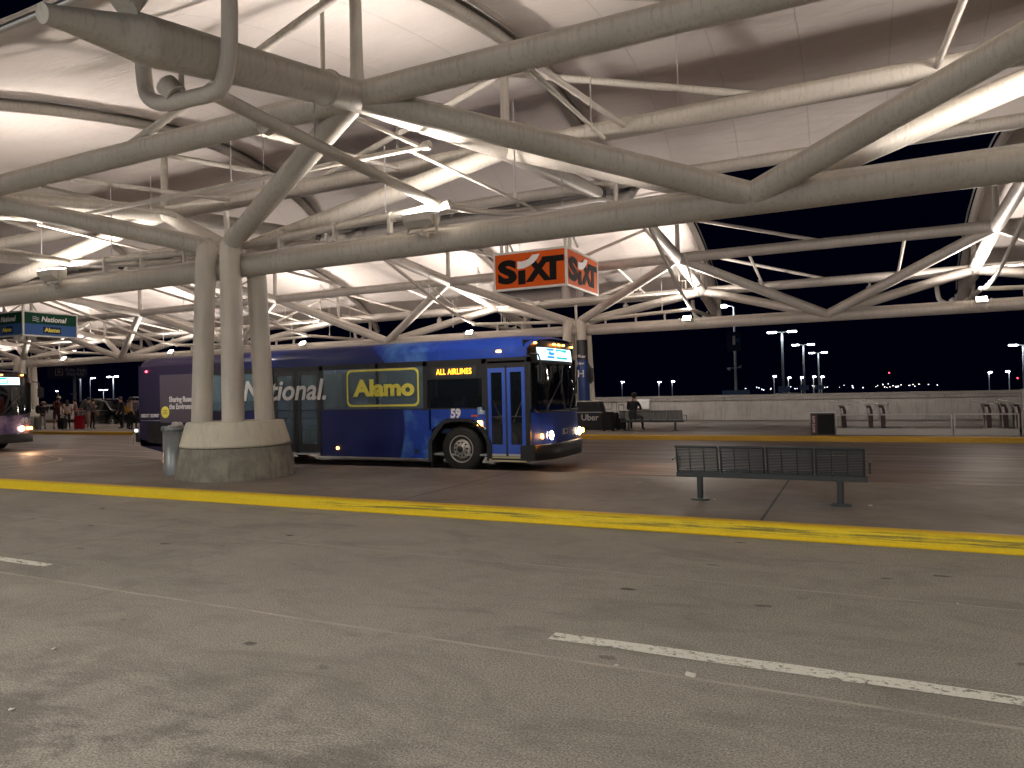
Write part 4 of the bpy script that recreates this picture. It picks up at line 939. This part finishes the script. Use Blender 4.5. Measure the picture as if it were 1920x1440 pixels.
# ================================================================= PEOPLE
SKIN = mat('skin', (.42, .24, .17), .6); HAIR = mat('hair_dark', (.02, .014, .01), .7)
def cloth(nm, c): return mat(nm, c, .85)
def person(loc, label, rz=0, top=(.02, .02, .025), legs=(.02, .02, .025), shoes=(.03, .03, .03), shorts=False, pose='stand', lean=0., armL=None, armR=None, h=1.72, hat=None, hairlong=False, headtilt=.0, sleeves=True, stride=.0, parts=()):
    r = empty('person', loc, label, 'person', None, rz); k = h/1.75
    # skeleton: faces +y
    if pose == 'sit':
        J = {'pel': (0, 0, .52), 'wai': (0, .03, .72), 'che': (0, .07, .93), 'nec': (0, .13, 1.10), 'hea': (0, .19, 1.20), 'crown': (0, .21, 1.33),
             'hL': (-.10, .02, .50), 'kL': (-.20, .44, .50), 'aL': (-.20, .42, .09), 'tL': (-.22, .58, .03), 'hR': (.10, .02, .50), 'kR': (.24, .44, .50), 'aR': (.24, .42, .09), 'tR': (.27, .58, .03),
             'sL': (-.19, .08, 1.04), 'eL': (-.27, .22, .80), 'wL': (-.06, .40, .80), 'sR': (.19, .08, 1.04), 'eR': (.27, .22, .80), 'wR': (.06, .40, .80)}
    else:
        s = math.sin(lean); J = {'pel': (0, 0, .92), 'wai': (0, .02+.2*s, 1.08), 'che': (0, .02+.45*s, 1.30), 'nec': (0, .03+.62*s, 1.47-.04*s), 'hea': (0, .06+.72*s+headtilt*.05, 1.57-.08*s), 'crown': (0, .05+.8*s+headtilt*.1, 1.70-.12*s),
             'hL': (-.10, 0, .88), 'kL': (-.11, .03+stride, .48), 'aL': (-.11, -.02+stride*1.5, .09), 'tL': (-.14, .13+stride*1.5, .03), 'hR': (.10, 0, .88), 'kR': (.11, .04-stride, .48), 'aR': (.12, -.04-stride*1.5, .09), 'tR': (.15, .11-stride*1.5, .03),
             'sL': (-.19, .02+.5*s, 1.41), 'eL': (-.25, .0+.4*s, 1.13), 'wL': (-.24, .12+.3*s, .90), 'sR': (.19, .02+.5*s, 1.41), 'eR': (.25, .0+.4*s, 1.13), 'wR': (.24, .12+.3*s, .90)}
    if armL: J['eL'], J['wL'] = armL
    if armR: J['eR'], J['wR'] = armR
    rad = {'pel': .15, 'wai': .135, 'che': .16, 'nec': .058, 'hea': .088, 'crown': .066, 'hL': .095, 'kL': .062, 'aL': .042, 'tL': .035, 'hR': .095, 'kR': .062, 'aR': .042, 'tR': .035, 'sL': .065, 'eL': .043, 'wL': .028, 'sR': .065, 'eR': .043, 'wR': .028}
    E_ = [('pel', 'wai'), ('wai', 'che'), ('che', 'nec'), ('nec', 'hea'), ('hea', 'crown'), ('pel', 'hL'), ('hL', 'kL'), ('kL', 'aL'), ('aL', 'tL'), ('pel', 'hR'), ('hR', 'kR'), ('kR', 'aR'), ('aR', 'tR'), ('che', 'sL'), ('sL', 'eL'), ('eL', 'wL'), ('che', 'sR'), ('sR', 'eR'), ('eR', 'wR')]
    names = list(J); V = [Vector(J[q]) for q in names]; rr = [rad[q] for q in names]; ed = [(names.index(a), names.index(b_)) for a, b_ in E_]
    fa = Vector((0, 1, -.25)).normalized(); hv = Vector(J['hea'])                       # nose and chin
    V.append(hv+Vector((0, .085, -.005))); rr.append(.018); ed.append((names.index('hea'), len(V)-1))
    for sd in ('L', 'R'):                                                               # palm, four fingers and thumb
        w = Vector(J['w'+sd]); e = Vector(J['e'+sd]); d = (w-e).normalized(); sx = 1 if sd == 'L' else -1
        side = d.cross(Vector((0, 1, 0))).normalized() if abs(d.y) < .9 else Vector((1, 0, 0)); nrm = side.cross(d).normalized()
        V.append(w+d*.07); rr.append(.030); pi_ = len(V)-1; ed.append((names.index('w'+sd), pi_))
        for q in range(4):
            b0 = w+d*.09+side*(q-1.5)*.019; V.append(b0); rr.append(.0095); ed.append((pi_, len(V)-1)); V.append(b0+d*(.055-.008*abs(q-1.3))+nrm*.02); rr.append(.008); ed.append((len(V)-2, len(V)-1))
        V.append(w+d*.05+side*sx*.04+nrm*.015); rr.append(.010); ed.append((pi_, len(V)-1))
    me = bpy.data.meshes.new('person_body'); me.from_pydata([v*k for v in V], ed, [])
    o = bpy.data.objects.new('body', me); COL.objects.link(o)
    md = o.modifiers.new('s', 'SKIN'); md.use_smooth_shade = True
    for i, sv in enumerate(me.skin_vertices[0].data): q = rr[i]*k; sv.radius = (q, q); sv.use_root = (i == 0)
    for q in ('pel', 'wai', 'che'): me.skin_vertices[0].data[names.index(q)].radius = (rad[q]*1.15*k, rad[q]*.82*k)
    o.modifiers.new('d', 'SUBSURF').levels = 1
    bpy.context.view_layer.update(); nm = bpy.data.meshes.new_from_object(o.evaluated_get(bpy.context.evaluated_depsgraph_get())); bpy.data.objects.remove(o)
    o = bpy.data.objects.new('body', nm); COL.objects.link(o); o.parent = r
    nm.materials.clear()
    for mm in (SKIN, cloth('top_fabric', top), cloth('trouser_fabric', legs), cloth('shoe_leather', shoes)): nm.materials.append(mm)
    segs = [(Vector(J[a])*k, Vector(J[b_])*k, a, b_) for a, b_ in E_]
    for p in nm.polygons:
        c_ = p.center; best = None
        for a, b_, na, nb in segs:
            t = max(0, min(1, (c_-a).dot(b_-a)/(b_-a).length_squared)); dd = (c_-(a+(b_-a)*t)).length-.5*(rad[na]+(rad[nb]-rad[na])*t)
            if best is None or dd < best[0]: best = (dd, na, nb, t)
        na, nb, t = best[1:]
        if nb in ('hea', 'crown') or (nb == 'nec' and t > .85): ix = 0
        elif nb[0] == 'w': ix = (1 if sleeves and t < .93 else 0)
        elif nb[0] == 'e': ix = 1 if (sleeves or t < .5) else 0
        elif nb[0] == 't': ix = 3
        elif nb[0] == 'a': ix = 3 if t > .88 else (0 if shorts else 2)
        elif nb[0] in 'hk' and nb not in ('hea',): ix = 2 if not (shorts and nb[0] == 'k' and t > .92) else 0
        elif nb == 'wai': ix = 2 if t < .45 else 1
        else: ix = 1
        p.material_index = ix
    hc = (Vector(J['hea'])*.45+Vector(J['crown'])*.55)*k
    b = MB(); b.ball(hc+Vector((0, -.014, .020)), (.094*k, .104*k, .105*k), HAIR)
    if hairlong: b.ball(hc+Vector((0, -.07, -.13)), (.095, .06, .17), HAIR)
    b.build('hair', r)
    for x in (-.033, .033): MB().ball(Vector(J['hea'])*k+Vector((x*k, .078*k, .028*k)), .010*k, WHITE).build('eye', r)
    if hat:
        b = MB(); hm = cloth('hat_fabric', hat[1]); T = hc+Vector((0, 0, .055))
        b.lathe([(.105, 0), (.102, .05), (.08, .085), (.02, .10)], T, hm, 20)
        if hat[0] == 'brim': b.lathe([(.10, .0), (.19, -.012), (.19, -.004), (.10, .012)], T, hm, 24); b.lathe([(.107, .008), (.106, .03)], T, cloth('hat_band', (.03, .02, .02)), 20, cap=False)
        else: b.bbox(T+Vector((0, .14, .0)), (.15, .12, .012), hm, (-.15, 0, 0), .004)
        b.build('hat', r)
    return r
ph = lambda px, Y: at(px, 780, Y).x
p = person((ph(1188, 25.5)-.03, 25.52, .15), 'person in dark jacket and cap sitting hunched on the far bench, seen from behind', top=(.014, .014, .017), legs=(.01, .01, .012), pose='sit', hat=('cap', (.02, .02, .02)))
person((ph(80, 24.6), 24.6, .15), 'person in a striped brimmed hat and black clothes with a backpack, at the left', rz=R(-110), legs=(.30, .27, .25), hat=('brim', (.42, .33, .25)), h=1.55, lean=.25, armL=((-.24, .2, 1.1), (-.1, .42, 1.0)), armR=((.24, .2, 1.1), (.1, .42, 1.0)))
b = MB(); b.bbox((0, 0, 0), (.30, .20, .48), BLKB, None, .06); b.tube([(-.1, .1, .2), (-.1, .2, .15), (-.1, .15, -.15)], .018, BLKB, 6); tag(b.build('backpack', None, (ph(74, 24.6)-.02, 24.55, 1.28)), 'black backpack worn by the person in the striped hat', 'backpack')
person((ph(106, 24.6), 24.6, .15), 'tall person in pale cap, dark red top and shorts bending over a phone', rz=R(-100), top=(.07, .012, .018), legs=(.05, .012, .016), shorts=True, hat=('cap', (.62, .52, .34)), h=1.84, lean=.2, headtilt=1, armL=((-.22, .3, 1.12), (-.05, .5, 1.22)), armR=((.22, .3, 1.12), (.05, .5, 1.22)))
person((ph(126, 24.9), 24.9, .15), 'person with long hair and a pale sleeveless top, left of the red suitcase', rz=R(60), top=(.42, .32, .28), legs=(.02, .02, .03), sleeves=False, hairlong=True, h=1.62)
person((ph(143, 25.3), 25.3, .15), 'person in a mauve top standing just behind the red suitcase', rz=R(150), top=(.24, .13, .14), legs=(.02, .02, .05), h=1.68, armR=((.27, .12, 1.12), (.20, .32, 1.05)))
person((ph(165, 24.6), 24.6, .15), 'person in dark vest and tan trousers seen from behind, beside the black car', rz=R(-20), top=(.085, .08, .10), legs=(.30, .19, .15), shoes=(.5, .42, .3), h=1.74, armR=((.26, .12, 1.15), (.18, .30, 1.22)))
person((ph(173, 25.0), 25.0, .15), 'person in dark clothes mostly hidden behind the one in tan trousers', rz=R(10), top=(.16, .12, .09), legs=(.02, .012, .012), h=1.66)
person((ph(228, 25.6), 25.6, .15), 'person in black by the front wheel of the black car', rz=R(170), top=(.02, .01, .012), legs=(.008, .008, .01), h=1.74)
person((ph(241, 24.6), 24.6, .15), 'person with long dark hair and pale top, near the tail of the bus', rz=R(-10), top=(.48, .37, .33), legs=(.01, .01, .012), hairlong=True, h=1.72, lean=.1)
b = MB(); b.bbox((0, 0, 0), (.36, .16, .32), mat('mustard_fabric', (.42, .25, .03), .8), None, .05); b.tube([(-.16, 0, .14), (-.1, .1, .45), (.12, .1, .45), (.16, 0, .14)], .014, BLKB, 6); tag(b.build('shoulder_bag', None, (ph(240, 24.4), 24.38, 1.22)), 'mustard yellow bag on the back of the person in the pale top', 'bag')
person((ph(251, 24.8), 24.8, .15), 'person in dark clothes beside the tail of the bus, partly hidden', rz=R(30), top=(.10, .09, .10), legs=(.008, .008, .01), h=1.68)

# ================================================================= CARS
def car(loc, rz, paint, label, L=4.8, h=1.75, suv=True, lights=True, hatch=False, group=None):
    r = empty('parked_car', loc, label, 'car', group, rz); Wd = 1.9; hL = L/2
    prof = [(-hL, .45), (-hL, .95), (-hL+.12, 1.12), (-hL+.35, h-.1), (-hL+.7, h), (hL-2.3, h), (hL-1.75, h-.12), (hL-1.15, 1.13), (hL-.3, .98), (hL-.02, .78), (hL, .42), (hL-.25, .30), (-hL+.2, .30)]
    if not suv: prof = [(-hL, .45), (-hL, .9), (-hL+.7, .98), (-hL+1.2, h-.05), (-hL+1.6, h), (hL-1.9, h), (hL-1.1, 1.02), (hL-.2, .85), (hL, .6), (hL-.1, .3), (-hL+.1, .3)]
    m = MB(); k = len(prof); sec = [(0, .0), (.06, 1.)]
    vs = []
    for y, f in ((-Wd/2, 1), (-Wd/2+.04, 1), (Wd/2-.04, 1), (Wd/2, 1)):
        for x, z in prof:
            inn = .14*max(0, (z-.95)/(h-.95)); yy = math.copysign(abs(y)-inn, y); e = .02 if abs(y) > Wd/2-.01 else 0
            vs.append((x*(1-e), yy, z-(.02 if e and z > 1 else 0)))
    m.add(vs, [tuple(range(k)), tuple(reversed(range(3*k, 4*k)))], paint)
    for s_ in range(3): m.add(vs[s_*k:(s_+2)*k], [(i, (i+1) % k, k+(i+1) % k, k+i) for i in range(k)], paint)
    m.build('body', r, bevel=.03)
    zb, zt = 1.08, h-.13; x0, x1 = -hL+.42, hL-1.5
    for s_ in (-1, 1):
        for a, b_, c_ in ((x0, x0+(x1-x0)*.30, 'q'), (x0+(x1-x0)*.33, x0+(x1-x0)*.64, 'q'), (x0+(x1-x0)*.67, x1, 'f')):
            yb, yt = s_*(Wd/2-.14*max(0, (zb-.95)/(h-.95))+.004), s_*(Wd/2-.14*(zt-.95)/(h-.95)+.004)
            e = .45 if c_ == 'f' else 0
            w = MB(); w.add([(a, yb, zb), (b_, yb, zb), (b_-e, yt, zt), (a, yt, zt)], [(0, 1, 2, 3)], mat_win); o = w.build('side_window', r)
            md = o.modifiers.new('s', 'SOLIDIFY'); md.thickness = .006
        for x in (-hL+.95, hL-.95): wheel(r, x, .36, s_*(Wd/2-.0), s_, .36, .24, .24)
        MB().box((x0-.05, s_*(Wd/2-.025)-.01, 1.045), (x1+.1, s_*(Wd/2-.025)+.01+.012, 1.06), CHROME).build('trim_strip', r)
        MB().bbox((x1-.05, s_*(Wd/2+.07), 1.12), (.12, .16, .12), paint, None, .03).build('side_mirror', r)
        if lights:
            MB().bbox((-hL+.01, s_*.75, .98), (.05, .22, .14), E_REDL, None, .02).build('tail_lamp', r)
            MB().bbox((hL-.08, s_*.72, .78), (.08, .3, .12), E_HEAD if hatch else CHROME, None, .02).build('headlight', r)
        MB().tube([(-hL+.7, s_*.68, h+.03), (hL-2.3, s_*.68, h+.03)], .018, CHROME, 6).build('roof_rail', r)
    if hatch:
        q = MB(); q.bbox((0, 0, 0), (.9, 1.5, .05), paint, (0, R(-8), 0), .02); q.build('open_hatch', r, (-hL-.15, 0, h+.22))
    return r
mat_win = mat('car_window', (.008, .009, .011), .05)
E_REDL = mat('red_tail_light', (1, .02, .05), .3, emit=(1, .02, .05), es=1.6)
CARBLK = mat('car_paint_black', (.008, .008, .009), .18, coat=1.); CARW = mat('car_paint_white', (.6, .58, .55), .3, coat=.5); CARR = mat('car_paint_red', (.2, .01, .015), .25, coat=.8); CARG = mat('car_paint_silver', (.3, .3, .31), .3, .5)
car((ph(197, 31.2), 31.6, 0), 0, CARBLK, 'black sport utility car with chrome trim behind the waiting people', 4.9, 1.78)
car((ph(250, 36)-.5, 35.6, 0), R(180), CARG, 'silver car with open hatch and lit lamp behind the tail of the bus', 4.6, 1.66, True, True, True)
car((ph(120, 36), 35.8, 0), 0, CARW, 'pale car behind the people at the left, beyond the black car', 4.6, 1.5, False)
for i, (px, py, Y, w, pm, lab) in enumerate(((1497, 737, 62, 1.65, CARW, 'white van roof showing above the wall below the three tall lamp posts'), (1430, 741, 66, 1.5, CARG, 'dark car roof just left of the white van above the wall'), (1765, 734, 52, 1.62, CARW, 'white pickup cab showing above the wall at the right'), (748/1, 739, 60, 1.5, CARW, 'car roof beyond the wall hidden by the bus'), (1302, 743, 62, 1.52, CARG, 'silver car roof above the wall right of the seated person'), (1150, 745, 62, 1.52, CARG, 'pale car roof above the wall left of the seated person'))):
    if i == 3: continue
    a = at(px, py, Y); car((a.x, Y, a.z-w), 0, pm, lab, 4.7, w, i in (0, 2), False, group='car roofs beyond the wall')

# ================================================================= LAMP POSTS AND FAR LIGHTS
POLE = mat('pole_paint', (.55, .55, .56), .5)
def lamp_post(px, py, Y, heads, label, h0=12., arm=1.5, rad=.16, light=0, ground=-3):
    t = at(px, py, Y); r = empty('lamp_post', (t.x, Y, ground), label, 'lamp post', 'lamp posts beyond the wall'); H = t.z-ground
    MB().tube([(0, 0, 0), (0, 0, H*.5), (0, 0, H-.2)], [rad, rad*.8, rad*.55], POLE, 10).build('pole', r)
    for s_ in heads:
        q = MB(); q.tube([(0, 0, H-.5), (s_*.15, 0, H-.1), (s_*arm*.6, 0, H)], rad*.35, POLE, 6); q.build('arm', r)
        q = MB(); q.bbox((s_*arm, 0, H+.05), (arm*.85, .45, .16), POLE, None, .05); hd = q.build('lamp_head', r)
        MB().bbox((s_*arm, -.08, H-.06), (arm*.85, .6, .22), E_FAR, None, .04).build('lens', hd)
        if light: 
            sp_ = spot('post_lamp', (t.x+s_*arm*.8, Y, t.z-.15), (t.x, Y, 0), light, COOL, 150, .6, .2)
    return r
lamp_post(1466, 622, 150, (-1, 1), 'tallest of the three double-headed lamp posts at the right', arm=1.9, rad=.28, light=350)
lamp_post(1506, 646, 200, (-1, 1), 'middle one of the three double-headed lamp posts', arm=1.9, rad=.30, light=350)
lamp_post(1534, 661, 250, (-1, 1), 'shortest of the three double-headed lamp posts', arm=1.9, rad=.30, light=350)
lamp_post(1918, 646, 200, (-1, 1), 'double-headed lamp post cut by the right edge', arm=1.9, rad=.28, light=350)
lamp_post(1376, 572, 75, (-1,), 'near lamp post carrying a sign box, seen through the far canopy', arm=1.2, rad=.17, light=200)
lamp_post(150, 691, 120, (-1, 1), 'tall double-headed lamp post at the left, right of the blue sign', arm=1.7, rad=.30, light=350)
lamp_post(212, 706, 150, (-1, 1), 'double-headed lamp post just left of the tail of the bus', arm=1.7, rad=.25, light=350)
lamp_post(169, 709, 170, (1,), 'thin lamp post with two small lamps between the double-headed ones', arm=1.8, rad=.14)
lamp_post(194, 731, 230, (-1, 1), 'low floodlight mast with a bar of lamps at the left', arm=1.9, rad=.18)
lamp_post(109, 733, 200, (-1,), 'small lamp post above the people at the left', arm=.8, rad=.14)
for i, (px, py, hd) in enumerate(((1166, 716, 1), (1235, 716, 1), (1260, 715, 1), (1451, 705, 1), (1478, 708, 1), (1502, 707, 1), (1525, 706, 1), (1540, 706, 1), (1854, 698, 1), (1892, 696, -1))):
    lamp_post(px, py, 230, (hd*.3,), ['single lamp post above the black display box', 'left one of the pair of lamp posts above the seated person', 'right one of the pair of lamp posts above the seated person', 'first of five small lamps under the tall lamp posts', 'second of five small lamps under the tall lamp posts', 'third of five small lamps under the tall lamp posts', 'fourth of five small lamps under the tall lamp posts', 'fifth of five small lamps under the tall lamp posts', 'left one of two small lamps near the right edge', 'right one of two small lamps near the right edge'][i], arm=1.0, rad=.18)
# signs on the posts
r = empty('road_sign', at(1376, 640, 74.6), 'dark blue sign box on the near lamp post, under the far canopy beam', 'sign')
MB().bbox((0, 0, 0), (1.35, .25, 1.95), NAVY, None, .04).build('sign_panel', r); MB().box((-.1, -.135, -.35), (.15, -.128, .55), WHITE).build('sign_symbol', r); MB().box((.25, -.135, -.1), (.55, -.128, .3), BLU).build('sign_symbol', r)
a = at(1374, 690, 74.6); r = empty('post_speaker', a, 'pair of small loudspeakers on the near lamp post', 'loudspeaker')
for s_ in (-1, 1): MB().lathe([(.04, 0), (.09, .05), (.20, .28)], (s_*.55, 0, .1*s_), POLE, 14, 'X').build('horn', r)
MB().tube([(-.6, 0, 0), (.6, 0, 0)], .04, POLE, 6).build('bracket', r)
GB = mat('sign_blue_dim', (.02, .08, .22), .5)
for i, (px, py, w, h, lab) in enumerate(((1380, 737, 50, 11, 'blue banner sign at the foot of the near lamp post'), (1470, 730, 20, 11, 'small blue sign at the foot of the tallest lamp post'), (1508, 727, 16, 9, 'small blue sign at the foot of the middle lamp post'), (1536, 726, 16, 8, 'small blue sign at the foot of the shortest lamp post'))):
    r = empty('banner_sign', at(px, py, 74), lab, 'sign', 'small blue signs beyond the wall'); q = 74/1331*.95
    MB().box((-w*q/2, -.05, -h*q/2), (w*q/2, .05, h*q/2), GB).build('sign_panel', r)
    MB().box((-w*q*.3, -.06, -h*q*.1), (w*q*.1, -.052, h*q*.15), BLU).build('sign_symbol', r)
# ride-app sign on its pole at the left
a = at(127, 697, 44); r = empty('pickup_sign', (a.x, 44, 0), 'dark blue sign reading Ride App Pick-Up on a grey pole above the waiting people', 'sign')
rot = Matrix.Rotation(R(38), 4, 'Z')
b = MB().box((-1.65, -.06, -.72), (1.65, .06, .72), mat('sign_dusk_blue', (.10, .11, .26), .6)); o = b.build('sign_panel', r, (0, 0, a.z)); o.rotation_euler = (0, 0, R(50))
FS = face_south(0, 0, 0)
for tx, z in (('Ride App', .18), ('Pick-Up', -.24)): text('sign_text', tx, .46, face_south(.65, -.07, z), TXTW, o, .004, 0, .002, 1.0)
MB().box((-1.05, -.072, -.36), (-.40, -.062, .30), TXTW).build('sign_symbol', o); MB().box((-.96, -.08, -.28), (-.49, -.073, .22), NAVY).build('sign_symbol', o)
MB().box((-.86, -.088, -.16), (-.59, -.082, .14), TXTW).build('sign_symbol', o)
MB().tube([(.55, .3, 0), (.55, .3, a.z-.5)], .14, POLE, 12).build('pole', r)
MB().bbox((.55, .2, a.z-2.2), (.9, .15, .12), POLE, None, .03).build('bracket', r)
MB().tube([(.1, .2, a.z+.72), (.4, .2, a.z+1.2), (.4, .2, a.z+.72)], .07, POLE, 6).build('top_arm', r)
# red warning light and the town on the horizon
for i in range(46):
    px = random.choice([random.uniform(1395, 1560), random.uniform(1520, 1760), random.uniform(1560, 1920), random.uniform(1600, 1720)])
    py = 724-.022*(px-1600)+random.uniform(-3, 4)
    o = MB().ball((0, 0, 0), random.uniform(.6, 1.25), random.choice([E_TINY, E_TINY, E_TINYW]), 6).build('town_light', None, at(px, py, 2600)-Vector((0, 0, 0)))
    tag(o, 'tiny light of the distant town on the horizon beyond the wall', 'light', 'lights of the distant town')
for px, py, lab in ((1667, 699, 'red warning light high above the horizon at the right'), (1113, 756, 'red light beside the column right of the bus'), (1908, 709, 'red light by the post at the right edge')):
    o = MB().ball((0, 0, 0), 1.6, E_RED, 6).build('warning_light', None, at(px, py if py < 740 else 719, 2500)); tag(o, lab, 'light', 'red warning lights')
